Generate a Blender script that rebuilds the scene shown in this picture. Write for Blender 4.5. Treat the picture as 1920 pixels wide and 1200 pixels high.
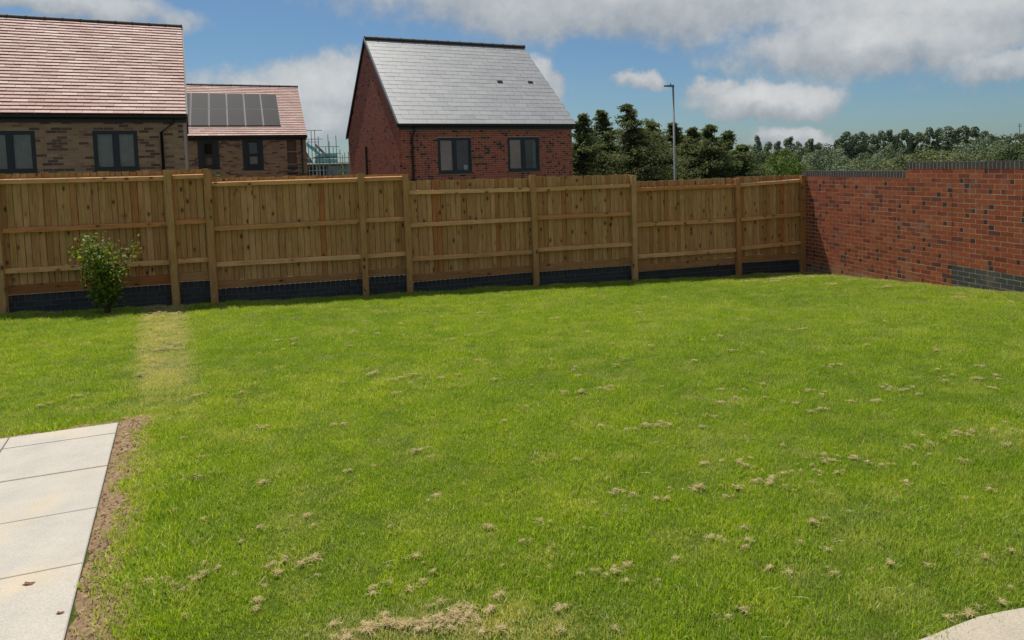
import bpy, math, random
import numpy as np
from mathutils import Vector, Matrix
random.seed(7)
rng = np.random.default_rng(11)
R = math.radians
sc = bpy.context.scene
for o in list(bpy.data.objects): bpy.data.objects.remove(o)

# ------------------------------------------------------------------ camera
F_PX, PX, PY, PITCH, ROLL = 1352.4, 1101.0, 389.2, R(3.4257), R(-1.6121)
EYE = Vector((0, 0, 1.7))
_f = Vector((0, math.cos(PITCH), -math.sin(PITCH)))
_u0 = Vector((0, math.sin(PITCH), math.cos(PITCH)))
_r0 = Vector((1, 0, 0))
CR = _r0 * math.cos(ROLL) + _u0 * math.sin(ROLL)
CU = -_r0 * math.sin(ROLL) + _u0 * math.cos(ROLL)
cam = bpy.data.cameras.new('camera'); camo = bpy.data.objects.new('camera', cam)
sc.collection.objects.link(camo); sc.camera = camo
m = Matrix((CR, CU, -_f)).transposed().to_4x4(); m.translation = EYE
camo.matrix_world = m
cam.sensor_fit = 'HORIZONTAL'; cam.sensor_width = 36; cam.lens = F_PX / 1920 * 36
cam.shift_x = (960 - PX) / 1920; cam.shift_y = -(600 - PY) / 1920
cam.clip_start = 0.05; cam.clip_end = 5000

def ray(x, y): return _f + CR * ((x - PX) / F_PX) - CU * ((y - PY) / F_PX)
def at_depth(x, y, Y): d = ray(x, y); return EYE + d * (Y / d.y)
def at_z(x, y, z): d = ray(x, y); return EYE + d * ((z - EYE.z) / d.z)
def on_plane(x, y, P, ang):
    n = Vector((-math.sin(ang), math.cos(ang), 0)); d = ray(x, y)
    return EYE + d * ((Vector(P) - EYE).dot(n) / d.dot(n))

# ------------------------------------------------------------------ light
SUN = Vector((-0.285, 0.42, 1.0)).normalized()
elev = math.asin(SUN.z); azim = math.atan2(SUN.x, SUN.y)
sl = bpy.data.lights.new('sun', 'SUN'); slo = bpy.data.objects.new('sun', sl); sc.collection.objects.link(slo)
sl.energy = 4.3; sl.angle = R(0.53); sl.color = (1.0, 0.95, 0.86)
slo.rotation_euler = SUN.to_track_quat('Z', 'Y').to_euler()
slo.location = (-10, 10, 40)
world = bpy.data.worlds.new('World'); sc.world = world; world.use_nodes = True
SKY_STRENGTH = 0.070
sc.view_settings.view_transform = 'Standard'; sc.view_settings.look = 'None'
sc.view_settings.exposure = 0.25; sc.view_settings.gamma = 1.0
sc.render.engine = 'CYCLES'

class NT:
    """tiny node helper"""
    def __init__(s, nt): s.t = nt; s.n = nt.nodes; s.l = nt.links
    def add(s, ty, ins=None, **kw):
        n = s.n.new(ty)
        for k, v in kw.items(): setattr(n, k, v)
        for k, v in (ins or {}).items():
            if isinstance(v, bpy.types.NodeSocket): s.l.new(v, n.inputs[k])
            else: n.inputs[k].default_value = v
        return n
    def math(s, op, a, b=None, c=None, clamp=False):
        n = s.n.new('ShaderNodeMath'); n.operation = op; n.use_clamp = clamp
        for i, v in enumerate((a, b, c)):
            if v is None: continue
            if isinstance(v, bpy.types.NodeSocket): s.l.new(v, n.inputs[i])
            else: n.inputs[i].default_value = v
        return n.outputs[0]
    def mix(s, fac, a, b, mode='MIX'):
        n = s.n.new('ShaderNodeMix'); n.data_type = 'RGBA'; n.blend_type = mode
        for i, v in ((0, fac), (6, a), (7, b)):
            if isinstance(v, bpy.types.NodeSocket): s.l.new(v, n.inputs[i])
            else: n.inputs[i].default_value = v if i == 0 else (*v[:3], 1)
        return n.outputs[2]
    def ramp(s, fac, stops, interp='LINEAR'):
        n = s.n.new('ShaderNodeValToRGB'); cr = n.color_ramp; cr.interpolation = interp
        while len(cr.elements) > 1: cr.elements.remove(cr.elements[-1])
        cr.elements[0].position = stops[0][0]; cr.elements[0].color = (*stops[0][1], 1)
        for p, c in stops[1:]:
            e = cr.elements.new(p); e.color = (*c, 1)
        s.l.new(fac, n.inputs[0]); return n.outputs[0]
    def smooth(s, v, lo, hi):
        n = s.n.new('ShaderNodeMapRange'); n.interpolation_type = 'SMOOTHSTEP'
        s.l.new(v, n.inputs[0]); n.inputs[1].default_value = lo; n.inputs[2].default_value = hi
        return n.outputs[0]

def build_sky():
    T = NT(world.node_tree); T.n.clear()
    sky = T.add('ShaderNodeTexSky', sky_type='NISHITA', sun_disc=False)
    sky.sun_elevation = elev; sky.sun_rotation = azim
    sky.air_density = 1.0; sky.dust_density = 0.6; sky.ozone_density = 2.2; sky.altitude = 50
    tc = T.add('ShaderNodeTexCoord').outputs['Generated']
    sp = T.add('ShaderNodeSeparateXYZ', {0: tc})
    az = T.math('ARCTAN2', sp.outputs[0], sp.outputs[1])
    el = T.math('ARCSINE', sp.outputs[2])
    ae = T.add('ShaderNodeCombineXYZ', {0: az, 1: T.math('MULTIPLY', el, 1.5), 2: 0.0}).outputs[0]
    # warp
    w1 = T.add('ShaderNodeTexNoise', {'Vector': tc, 'Scale': 9.0, 'Detail': 6.0, 'Roughness': 0.6})
    wv = T.add('ShaderNodeVectorMath', {0: w1.outputs['Color'], 1: (0.5, 0.5, 0.5)}, operation='SUBTRACT').outputs[0]
    wv = T.add('ShaderNodeVectorMath', {0: wv, 'Scale': 0.14}, operation='SCALE').outputs[0]
    aw = T.add('ShaderNodeVectorMath', {0: ae, 1: wv}, operation='ADD').outputs[0]
    fine = T.add('ShaderNodeTexNoise', {'Vector': tc, 'Scale': 22.0, 'Detail': 9.0, 'Roughness': 0.62}).outputs[0]
    def dirc(x, y):
        d = ray(x, y).normalized(); return math.atan2(d.x, d.y), math.asin(d.z)
    blobs = [  # x, y, rx, ry (photo pixels), weight
        (1430, 186, 165, 50, 1.25), (1350, 165, 90, 34, 1.0), (1500, 180, 90, 42, 1.0), (1200, -30, 720, 130, 1.25), (1640, 78, 340, 84, 1.15),
        (1740, 15, 380, 120, 1.2), (1880, 118, 110, 46, 1.0), (545, 195, 230, 100, 1.1), (640, 170, 130, 80, 1.0),
        (1018, 160, 52, 60, 1.1), (1205, 160, 64, 22, .85), (1480, 258, 100, 30, 1.1), (110, 0, 260, 34, 1.0), (620, 250, 120, 50, .75)]
    tot = None; topw = None
    for x, y, rx, ry, w in blobs:
        a0, e0 = dirc(x, y); ra = rx / F_PX; re = ry / F_PX
        d = T.add('ShaderNodeVectorMath', {0: aw, 1: (a0, e0 * 1.5, 0)}, operation='SUBTRACT').outputs[0]
        d = T.add('ShaderNodeVectorMath', {0: d, 1: (1 / ra, 1 / (re * 1.5), 0)}, operation='MULTIPLY').outputs[0]
        ln = T.add('ShaderNodeVectorMath', {0: d}, operation='LENGTH').outputs['Value']
        b = T.math('MULTIPLY', T.math('SUBTRACT', 1.0, ln, clamp=True), w)
        yy = T.add('ShaderNodeSeparateXYZ', {0: d}).outputs[1]
        t = T.math('MULTIPLY', b, T.math('MULTIPLY_ADD', yy, 0.6, 0.45, clamp=True))
        tot = b if tot is None else T.math('MAXIMUM', tot, b)
        topw = t if topw is None else T.math('MAXIMUM', topw, t)
    # clouds everywhere else: same broken cumulus, its unseen cover raised for fill light
    zc = T.math('ADD', sp.outputs[2], 0.22)
    pl = T.add('ShaderNodeCombineXYZ', {0: T.math('DIVIDE', sp.outputs[0], zc), 1: T.math('DIVIDE', sp.outputs[1], zc), 2: 0.0}).outputs[0]
    big = T.add('ShaderNodeTexNoise', {'Vector': pl, 'Scale': 1.1, 'Detail': 7.0, 'Roughness': 0.55}).outputs[0]
    gen = T.smooth(big, 0.40, 0.66)
    # inside the part of the sky seen in the photograph the clouds come from the list
    a0, e0 = dirc(960, 150)
    d = T.add('ShaderNodeVectorMath', {0: ae, 1: (a0, e0 * 1.5, 0)}, operation='SUBTRACT').outputs[0]
    d = T.add('ShaderNodeVectorMath', {0: d, 1: (1 / .95, 1 / .42, 0)}, operation='MULTIPLY').outputs[0]
    ln = T.add('ShaderNodeVectorMath', {0: d}, operation='LENGTH').outputs['Value']
    gen = T.math('MULTIPLY', gen, T.smooth(ln, 0.85, 1.25))
    dens = T.math('ADD', T.math('ADD', tot, gen), T.math('MULTIPLY', T.math('SUBTRACT', fine, 0.5), 0.8))
    cov = T.smooth(dens, 0.06, 0.58)
    cov = T.math('MULTIPLY', cov, 0.96)
    shade = T.math('ADD', T.math('MULTIPLY', topw, 1.15), T.math('MULTIPLY', T.math('SUBTRACT', fine, 0.42), 0.9), clamp=True)
    cc = T.ramp(shade, [(0.0, (3.7, 4.1, 4.6)), (0.35, (5.4, 5.8, 6.15)), (0.85, (8.2, 8.3, 8.3))])
    skyc = T.mix(1.0, sky.outputs[0], (0.565, 0.745, 0.88), 'MULTIPLY')
    col = T.mix(cov, skyc, cc)
    bg = T.add('ShaderNodeBackground', {'Color': col, 'Strength': SKY_STRENGTH})
    out = T.add('ShaderNodeOutputWorld', {'Surface': bg.outputs[0]})
build_sky()

# ------------------------------------------------------------------ helpers
COL = sc.collection
def link(o, parent=None):
    COL.objects.link(o)
    if parent is not None: o.parent = parent
    return o
def tag(o, label=None, cat=None, group=None, kind=None):
    if label: o['label'] = label
    if cat: o['category'] = cat
    if group: o['group'] = group
    if kind: o['kind'] = kind
    return o
def empty(name, loc, rz=0.0):
    o = bpy.data.objects.new(name, None); o.location = loc; o.rotation_euler = (0, 0, rz); o.empty_display_size = .2
    COL.objects.link(o); return o

class MB:
    def __init__(s): s.v = []; s.f = []; s.mi = []; s.rn = []
    def face(s, pts, mi=0, rn=0.0):
        b = len(s.v); s.v += [tuple(p) for p in pts]; s.f.append(tuple(range(b, b + len(pts)))); s.mi.append(mi); s.rn.append(rn)
    def hexa(s, p, mi=0, rn=0.0):
        """8 corners: 4 bottom ccw, 4 top ccw"""
        b = len(s.v); s.v += [tuple(q) for q in p]
        for q in ((3, 2, 1, 0), (4, 5, 6, 7), (0, 1, 5, 4), (1, 2, 6, 5), (2, 3, 7, 6), (3, 0, 4, 7)):
            s.f.append(tuple(b + i for i in q)); s.mi.append(mi); s.rn.append(rn)
    def box(s, x0, x1, y0, y1, z0, z1, mi=0, rn=0.0):
        s.hexa([(x0, y0, z0), (x1, y0, z0), (x1, y1, z0), (x0, y1, z0), (x0, y0, z1), (x1, y0, z1), (x1, y1, z1), (x0, y1, z1)], mi, rn)
    def prism(s, poly, axis_a, axis_b, mi=0, rn=0.0, cap=True):
        """poly: list of points (Vector) for end a, mapped to end b by offset"""
        n = len(poly); b = len(s.v)
        s.v += [tuple(Vector(p) + Vector(axis_a)) for p in poly] + [tuple(Vector(p) + Vector(axis_b)) for p in poly]
        for i in range(n):
            j = (i + 1) % n; s.f.append((b + i, b + j, b + n + j, b + n + i)); s.mi.append(mi); s.rn.append(rn)
        if cap:
            s.f.append(tuple(b + i for i in reversed(range(n)))); s.mi.append(mi); s.rn.append(rn)
            s.f.append(tuple(b + n + i for i in range(n))); s.mi.append(mi); s.rn.append(rn)
    def tube(s, pts, radii, seg=8, mi=0, rn=0.0):
        pts = [Vector(p) for p in pts]; n = len(pts); b = len(s.v)
        if not hasattr(radii, '__len__'): radii = [radii] * n
        for i, p in enumerate(pts):
            t = (pts[min(i + 1, n - 1)] - pts[max(i - 1, 0)]).normalized()
            a = t.orthogonal().normalized() if abs(t.z) < .95 else Vector((1, 0, 0)).cross(t).normalized()
            if abs(t.z) < .95: a = Vector((0, 0, 1)).cross(t).normalized()
            c = t.cross(a)
            for k in range(seg):
                w = 2 * math.pi * k / seg; s.v.append(tuple(p + (a * math.cos(w) + c * math.sin(w)) * radii[i]))
        for i in range(n - 1):
            for k in range(seg):
                k2 = (k + 1) % seg
                s.f.append((b + i * seg + k, b + i * seg + k2, b + (i + 1) * seg + k2, b + (i + 1) * seg + k)); s.mi.append(mi); s.rn.append(rn)
        s.f.append(tuple(b + k for k in reversed(range(seg)))); s.mi.append(mi); s.rn.append(rn)
        s.f.append(tuple(b + (n - 1) * seg + k for k in range(seg))); s.mi.append(mi); s.rn.append(rn)
    def mesh(s, name, mats):
        me = bpy.data.meshes.new(name); me.from_pydata(s.v, [], s.f)
        for mt in (mats if isinstance(mats, (list, tuple)) else [mats]): me.materials.append(mt)
        me.polygons.foreach_set('material_index', s.mi)
        at = me.attributes.new('rnd', 'FLOAT', 'FACE'); at.data.foreach_set('value', s.rn)
        me.update(); return me
    def build(s, name, mats, parent=None, loc=None, smooth=False):
        me = s.mesh(name, mats)
        if smooth: me.polygons.foreach_set('use_smooth', [True] * len(me.polygons))
        o = bpy.data.objects.new(name, me); link(o, parent)
        if loc is not None: o.location = loc
        return o

# ------------------------------------------------------------------ materials
def mat(name):
    mt = bpy.data.materials.new(name); mt.use_nodes = True
    T = NT(mt.node_tree); T.n.clear()
    T.out = T.add('ShaderNodeOutputMaterial'); return mt, T
def finish(T, **ins):
    b = T.add('ShaderNodeBsdfPrincipled', ins); T.l.new(b.outputs[0], T.out.inputs[0]); return b
def rnd_val(T):
    a = T.add('ShaderNodeAttribute', attribute_name='rnd').outputs['Fac']
    o = T.add('ShaderNodeObjectInfo').outputs['Random']
    return T.math('FRACT', T.math('ADD', a, o))
def obj_vec(T, geo=False):
    return T.add('ShaderNodeNewGeometry').outputs['Position'] if geo else T.add('ShaderNodeTexCoord').outputs['Object']
def bump(T, h, strength=0.3, dist=0.01):
    return T.add('ShaderNodeBump', {'Height': h, 'Strength': strength, 'Distance': dist}).outputs[0]

def brick_mat(name, stops, rough=0.85, bumpd=0.004, spec=0.3, dirt=True):
    mt, T = mat(name); v = rnd_val(T); g = obj_vec(T, True)
    base = T.ramp(v, stops)
    n = T.add('ShaderNodeTexNoise', {'Vector': g, 'Scale': 38.0, 'Detail': 5.0, 'Roughness': .65}).outputs[0]
    base = T.mix(0.75, base, T.ramp(n, [(0.25, (.62, .6, .58)), (0.5, (1, 1, 1)), (0.78, (1.25, 1.22, 1.2))]), 'MULTIPLY')
    if dirt:
        n2 = T.add('ShaderNodeTexNoise', {'Vector': g, 'Scale': 2.3, 'Detail': 6.0, 'Roughness': .6}).outputs[0]
        base = T.mix(T.math('MULTIPLY', T.smooth(n2, .52, .75), 0.35), base, (.36, .27, .21))
        zz = T.add('ShaderNodeSeparateXYZ', {0: g}).outputs[2]   # soil splashed up the lowest courses
        sp = T.math('SUBTRACT', T.math('MULTIPLY', n2, .55), T.math('ADD', zz, .60))
        base = T.mix(T.math('MULTIPLY', T.smooth(sp, .0, .28), .6), base, (.30, .22, .15))
    finish(T, **{'Base Color': base, 'Roughness': rough, 'Specular IOR Level': spec, 'Normal': bump(T, n, .6, bumpd)})
    return mt
M = {}
M['brick'] = brick_mat('red_brick', [(0, (0.262, 0.055, 0.025)), (.2, (0.388, 0.091, 0.039)), (.35, (0.320, 0.071, 0.032)), (.5, (0.436, 0.118, 0.050)), (.65, (0.349, 0.076, 0.035)), (.8, (0.407, 0.097, 0.039)), (.9, (0.281, 0.066, 0.035)), (1, (0.223, 0.046, 0.025))])
M['brick_dark'] = brick_mat('burnt_brick', [(0, (.045, .035, .038)), (.6, (.06, .045, .045)), (1, (.12, .045, .045))], dirt=False)
M['brick_plum'] = brick_mat('plum_brick', [(0, (.15, .045, .04)), (1, (.19, .055, .045))], dirt=False)
M['brick_blue'] = brick_mat('blue_brick', [(0, (.042, .043, .047)), (.5, (.062, .062, .066)), (1, (.050, .048, .050))], rough=.7, dirt=False)
M['brick_grey'] = brick_mat('grey_block', [(0, (0.065, 0.068, 0.072)), (.5, (0.086, 0.087, 0.088)), (1, (0.072, 0.075, 0.078))], rough=.8)
M['coping'] = brick_mat('coping_brick', [(0, (0.058, 0.053, 0.058)), (.5, (0.078, 0.067, 0.072)), (1, (0.102, 0.084, 0.082))], rough=.75, dirt=False)
M['hred'] = brick_mat('house_red_brick', [(0, (.33, .086, .050)), (.4, (.43, .120, .068)), (.7, (.37, .096, .056)), (1, (.27, .072, .048))], dirt=False)
M['hdark'] = brick_mat('house_dark_brick', [(0, (.05, .032, .032)), (1, (.09, .035, .032))], dirt=False)
M['hbrown'] = brick_mat('house_brown_brick', [(0, (0.275, 0.167, 0.104)), (.3, (0.362, 0.239, 0.145)), (.55, (0.319, 0.203, 0.123)), (.8, (0.406, 0.275, 0.174)), (1, (0.217, 0.123, 0.087))], dirt=False)
M['hbrown_dark'] = brick_mat('house_dark_brown_brick', [(0, (0.105, 0.070, 0.059)), (1, (0.168, 0.098, 0.077))], dirt=False)

def plain(name, c, rough=.6, spec=.5, metal=0.0, nscale=None, namp=.25, bumps=0.0):
    mt, T = mat(name); col = (*c, 1)
    ins = {'Roughness': rough, 'Specular IOR Level': spec, 'Metallic': metal}
    if nscale:
        n = T.add('ShaderNodeTexNoise', {'Vector': obj_vec(T, True), 'Scale': nscale, 'Detail': 6.0, 'Roughness': .6}).outputs[0]
        col = T.mix(1.0, c, T.ramp(n, [(.25, (1 - namp,) * 3), (.75, (1 + namp,) * 3)]), 'MULTIPLY')
        if bumps: ins['Normal'] = bump(T, n, .6, bumps)
    ins['Base Color'] = col
    finish(T, **ins); return mt
M['mortar'] = plain('mortar', (.56, .43, .31), .95, .2, 0, 60, .3, .003)
M['mortar_h'] = plain('house_mortar', (.46, .35, .30), .95, .2, 0, 30, .25)
M['mortar_br'] = plain('brown_house_mortar', (.36, .27, .20), .95, .2, 0, 30, .25)
M['mortar_d'] = plain('dark_mortar', (.17, .17, .17), .95, .2, 0, 60, .5, .003)
M['black'] = plain('black_plastic', (.010, .012, .016), .38, .5)
M['frame'] = plain('anthracite_frame', (.013, .020, .028), .42, .5)
M['steel'] = plain('galvanised_steel', (.42, .44, .45), .45, .5, .6, 12, .2)
M['lamp'] = plain('lamp_grey', (.20, .21, .22), .5)
M['bolt'] = plain('zinc_bolt', (.62, .62, .6), .35, .5, .8)
M['dark_room'] = plain('room_plaster', (.30, .28, .26), .9)
M['blind'] = plain('pink_blind', (.62, .40, .36), .8, .3, 0, 6, .15)
M['curtain'] = plain('grey_curtain', (.40, .40, .38), .9, .2, 0, 8, .15)
M['paper'] = plain('white_card', (.75, .75, .73), .7)
M['verge'] = plain('pale_verge', (.45, .36, .29), .8)
M['concrete'] = plain('bare_blockwork', (.17, .16, .15), .95, .2, 0, 3, .3)
M['scaffold_board'] = plain('scaffold_board', (.30, .25, .18), .9, .2, 0, 4, .3)
M['dirtground'] = plain('field_ground', (.085, .10, .04), .95, .2, 0, .15, .5)

def glass():
    mt, T = mat('window_glass')
    tr = T.add('ShaderNodeBsdfTransparent', {'Color': (.90, .92, .91, 1)}); gl = T.add('ShaderNodeBsdfGlossy', {'Color': (1, 1, 1, 1), 'Roughness': .02})
    fr = T.add('ShaderNodeFresnel', {'IOR': 1.5})
    ms = T.add('ShaderNodeMixShader', {0: fr.outputs[0], 1: tr.outputs[0], 2: gl.outputs[0]})
    T.l.new(ms.outputs[0], T.out.inputs[0]); return mt
M['glass'] = glass()

def wood_mat(name, tint=(1, 1, 1), horiz=False):
    mt, T = mat(name)
    oi = T.add('ShaderNodeObjectInfo'); rv = oi.outputs['Random']
    tc = T.add('ShaderNodeTexCoord').outputs['Object']
    off = T.add('ShaderNodeCombineXYZ', {0: T.math('MULTIPLY', rv, 37.0), 1: T.math('MULTIPLY', rv, 91.0), 2: T.math('MULTIPLY', rv, 53.0)}).outputs[0]
    p = T.add('ShaderNodeVectorMath', {0: tc, 1: off}, operation='ADD').outputs[0]
    stretch = (1.2, 14, 14) if horiz else (14, 14, 1.2)
    ps = T.add('ShaderNodeVectorMath', {0: p, 1: stretch}, operation='MULTIPLY').outputs[0]
    grain = T.add('ShaderNodeTexNoise', {'Vector': ps, 'Scale': 2.4, 'Detail': 8.0, 'Roughness': .62, 'Distortion': .6}).outputs[0]
    fineg = T.add('ShaderNodeTexNoise', {'Vector': ps, 'Scale': 9.0, 'Detail': 4.0, 'Roughness': .7}).outputs[0]
    base = T.ramp(rv, [(0, (.54, .305, .125)), (.18, (.66, .40, .185)), (.36, (.57, .33, .14)), (.5, (.62, .40, .17)), (.72, (.72, .45, .225)), (.88, (.50, .27, .105)), (.97, (.55, .23, .08)), (1, (.62, .37, .16))])
    base = T.mix(1.0, base, T.ramp(grain, [(.28, (.66, .60, .54)), (.5, (1, 1, 1)), (.72, (1.22, 1.2, 1.16))]), 'MULTIPLY')
    base = T.mix(.45, base, T.ramp(fineg, [(.3, (.7, .68, .64)), (.7, (1.15, 1.15, 1.15))]), 'MULTIPLY')
    blot = T.add('ShaderNodeTexNoise', {'Vector': p, 'Scale': 3.0, 'Detail': 3.0}).outputs[0]
    base = T.mix(T.math('MULTIPLY', T.smooth(blot, .45, .75), .35), base, (.36, .25, .085))
    # knots: sparse dark eyes, longer along the grain
    kv = T.add('ShaderNodeVectorMath', {0: p, 1: (6.0, 10, 10) if horiz else (9.5, 9.5, 5.2)}, operation='MULTIPLY').outputs[0]
    vor = T.add('ShaderNodeTexVoronoi', {'Vector': kv, 'Scale': 1.0, 'Randomness': 1.0})
    pick = T.math('GREATER_THAN', T.add('ShaderNodeSeparateColor', {0: vor.outputs['Color']}).outputs[0], .52)
    dist = T.math('ADD', vor.outputs['Distance'], T.math('MULTIPLY', T.math('SUBTRACT', fineg, .5), .12))
    knot = T.math('MULTIPLY', T.math('SUBTRACT', 1.0, T.smooth(dist, .09, .24)), pick)
    halo = T.math('MULTIPLY', T.math('SUBTRACT', 1.0, T.smooth(dist, .12, .42)), pick)
    base = T.mix(T.math('MULTIPLY', halo, .35), base, (.20, .115, .045))
    base = T.mix(T.math('MULTIPLY', knot, .85), base, (.065, .032, .014))
    base = T.mix(1.0, base, tint, 'MULTIPLY')
    finish(T, **{'Base Color': base, 'Roughness': .8, 'Specular IOR Level': .25, 'Normal': bump(T, grain, .35, .003)})
    return mt
M['board'] = wood_mat('fence_board', (.92, .80, .75)); M['post'] = wood_mat('fence_post', (.92, .81, .74)); M['rail'] = wood_mat('fence_rail', (1.22, 1.07, 1.06), True)
M['gravelb'] = wood_mat('gravel_board', (.74, .60, .55), True)

def tile_mat(name, stops, rough, spec=.5, sc_=20):
    mt, T = mat(name); v = rnd_val(T)
    n = T.add('ShaderNodeTexNoise', {'Vector': obj_vec(T, True), 'Scale': sc_, 'Detail': 5.0, 'Roughness': .6}).outputs[0]
    n2 = T.add('ShaderNodeTexNoise', {'Vector': obj_vec(T, True), 'Scale': .9, 'Detail': 3.0}).outputs[0]
    base = T.mix(1.0, T.ramp(v, stops), T.ramp(n, [(.25, (.8, .8, .8)), (.75, (1.18, 1.18, 1.18))]), 'MULTIPLY')
    v2 = T.math('FRACT', T.math('MULTIPLY', v, 7.31))
    rg = T.math('ADD', T.math('ADD', rough - .06, T.math('MULTIPLY', v2, .09)), T.math('MULTIPLY', T.math('SUBTRACT', n2, .5), .12))
    finish(T, **{'Base Color': base, 'Roughness': rg, 'Specular IOR Level': spec, 'Normal': bump(T, n, .25, .002)})
    return mt
M['tile'] = tile_mat('clay_tile', [(0, (.37, .195, .155)), (.4, (.44, .25, .205)), (.7, (.40, .215, .175)), (1, (.48, .30, .25))], .70, .5)
M['tile_edge'] = plain('tile_shadow_edge', (.10, .04, .03), .9)
M['slate'] = tile_mat('roof_slate', [(0, (.25, .255, .26)), (.5, (.285, .29, .295)), (1, (.265, .27, .275))], .52, 1.0, 14)
M['ridge'] = plain('ridge_tile', (.045, .035, .036), .7)
M['solar'] = plain('solar_glass', (.012, .013, .017), .6, .06)
M['solar_frame'] = plain('solar_frame', (.20, .205, .21), .7, .2)

def slab_mat(name, c):
    mt, T = mat(name); g = obj_vec(T, True); rv = T.add('ShaderNodeObjectInfo').outputs['Random']
    n = T.add('ShaderNodeTexNoise', {'Vector': g, 'Scale': 160.0, 'Detail': 4.0, 'Roughness': .7}).outputs[0]
    n2 = T.add('ShaderNodeTexNoise', {'Vector': g, 'Scale': 5.0, 'Detail': 6.0, 'Roughness': .6}).outputs[0]
    n3 = T.add('ShaderNodeTexNoise', {'Vector': g, 'Scale': 2.2, 'Detail': 4.0}).outputs[0]
    b = T.mix(1.0, c, T.ramp(rv, [(0, (.95, .95, .95)), (1, (1.05, 1.045, 1.03))]), 'MULTIPLY')
    b = T.mix(1.0, b, T.ramp(n2, [(.3, (.89, .89, .89)), (.7, (1.05, 1.045, 1.03))]), 'MULTIPLY')
    b = T.mix(.9, b, T.ramp(n, [(.3, (.72, .72, .72)), (.7, (1.18, 1.18, 1.18))]), 'MULTIPLY')
    b = T.mix(T.math('MULTIPLY', T.smooth(n3, .50, .72), .45), b, (.60, .47, .29))
    n5 = T.add('ShaderNodeTexNoise', {'Vector': g, 'Scale': 26.0, 'Detail': 6.0, 'Roughness': .7}).outputs[0]
    b = T.mix(T.math('MULTIPLY', T.smooth(n5, .56, .72), .30), b, (.34, .30, .25))
    n4 = T.add('ShaderNodeTexNoise', {'Vector': g, 'Scale': 12.0, 'Detail': 5.0}).outputs[0]
    b = T.mix(T.math('MULTIPLY', T.smooth(n4, .69, .76), .5), b, (.40, .24, .12))
    finish(T, **{'Base Color': b, 'Roughness': .85, 'Specular IOR Level': .3, 'Normal': bump(T, n, .4, .002)})
    return mt
M['slab'] = slab_mat('paving_slab', (.485, .45, .395)); M['path'] = slab_mat('path_concrete', (.44, .385, .305))
M['joint'] = plain('joint_sand', (.10, .095, .10), .95, .2, 0, 80, .3)

def soil_mat():
    mt, T = mat('bare_soil'); g = obj_vec(T, True)
    n = T.add('ShaderNodeTexNoise', {'Vector': g, 'Scale': 45.0, 'Detail': 8.0, 'Roughness': .7}).outputs[0]
    n2 = T.add('ShaderNodeTexNoise', {'Vector': g, 'Scale': 7.0, 'Detail': 4.0}).outputs[0]
    b = T.ramp(n, [(.25, (.12, .072, .038)), (.5, (.32, .21, .12)), (.75, (.52, .38, .24))])
    b = T.mix(T.math('MULTIPLY', n2, .4), b, (.33, .235, .15))
    finish(T, **{'Base Color': b, 'Roughness': 1.0, 'Specular IOR Level': .1, 'Normal': bump(T, n, 1.0, .02)}); return mt
M['soil'] = soil_mat()
def turf_mat():
    mt, T = mat('turf'); g = obj_vec(T, True)
    n = T.add('ShaderNodeTexNoise', {'Vector': g, 'Scale': 60.0, 'Detail': 8.0, 'Roughness': .75}).outputs[0]
    n2 = T.add('ShaderNodeTexNoise', {'Vector': g, 'Scale': 1.6, 'Detail': 6.0}).outputs[0]
    b = T.ramp(n, [(.3, (.045, .072, .006)), (.55, (.11, .165, .014)), (.75, (.21, .23, .06))])
    b = T.mix(T.math('MULTIPLY', T.smooth(n2, .5, .75), .4), b, (.15, .13, .05))
    finish(T, **{'Base Color': b, 'Roughness': 1.0, 'Specular IOR Level': .1, 'Normal': bump(T, n, 1.0, .02)}); return mt
M['turf'] = turf_mat()

def leafy(name, stops, transl=.35, rough=.55, spec=.3, inst=None, dry=None):
    """two-sided leaf: diffuse + translucent; colour from face random, optional instance dryness"""
    mt, T = mat(name)
    v = T.add('ShaderNodeAttribute', attribute_name='rnd').outputs['Fac']
    if inst:
        iv = T.add('ShaderNodeAttribute', attribute_name=inst, attribute_type='INSTANCER').outputs['Fac']
        v2 = T.math('FRACT', T.math('ADD', v, T.math('MULTIPLY', iv, 5.0)))
    else:
        v2 = T.math('FRACT', T.math('ADD', v, T.add('ShaderNodeObjectInfo').outputs['Random']))
    col = T.ramp(v2, stops)
    if inst and dry:
        dv = T.add('ShaderNodeAttribute', attribute_name='dry', attribute_type='INSTANCER').outputs['Fac']
        dvv = T.math('MULTIPLY', dv, T.math('ADD', .45, v), clamp=True)
        col = T.mix(dvv, col, dry)
        tn = T.add('ShaderNodeAttribute', attribute_name='tone', attribute_type='INSTANCER').outputs['Fac']
        col = T.mix(1.0, col, T.ramp(tn, [(0, (.74, .82, .9)), (.5, (1, 1, 1)), (1, (1.25, 1.15, 1.0))]), 'MULTIPLY')
    p = T.add('ShaderNodeBsdfPrincipled', {'Base Color': col, 'Roughness': rough, 'Specular IOR Level': spec})
    tcol = T.mix(1.0, col, (1.25, 1.2, .6), 'MULTIPLY')
    tl = T.add('ShaderNodeBsdfTranslucent', {'Color': tcol})
    ms = T.add('ShaderNodeMixShader', {0: transl, 1: p.outputs[0], 2: tl.outputs[0]})
    T.l.new(ms.outputs[0], T.out.inputs[0]); return mt
M['grass'] = leafy('grass_blade', [(0, (.15, .28, .007)), (.3, (.26, .43, .009)), (.6, (.345, .505, .012)), (.84, (.41, .545, .022)), (.93, (.50, .55, .12)), (1, (.66, .60, .30))], .46, .5, .3, 'iv', (.70, .63, .36))
M['thatch'] = leafy('dry_thatch', [(0, (.30, .20, .10)), (.35, (.52, .39, .21)), (.7, (.70, .56, .34)), (1, (.46, .44, .15))], .2, .8, .2, 'iv')
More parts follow.
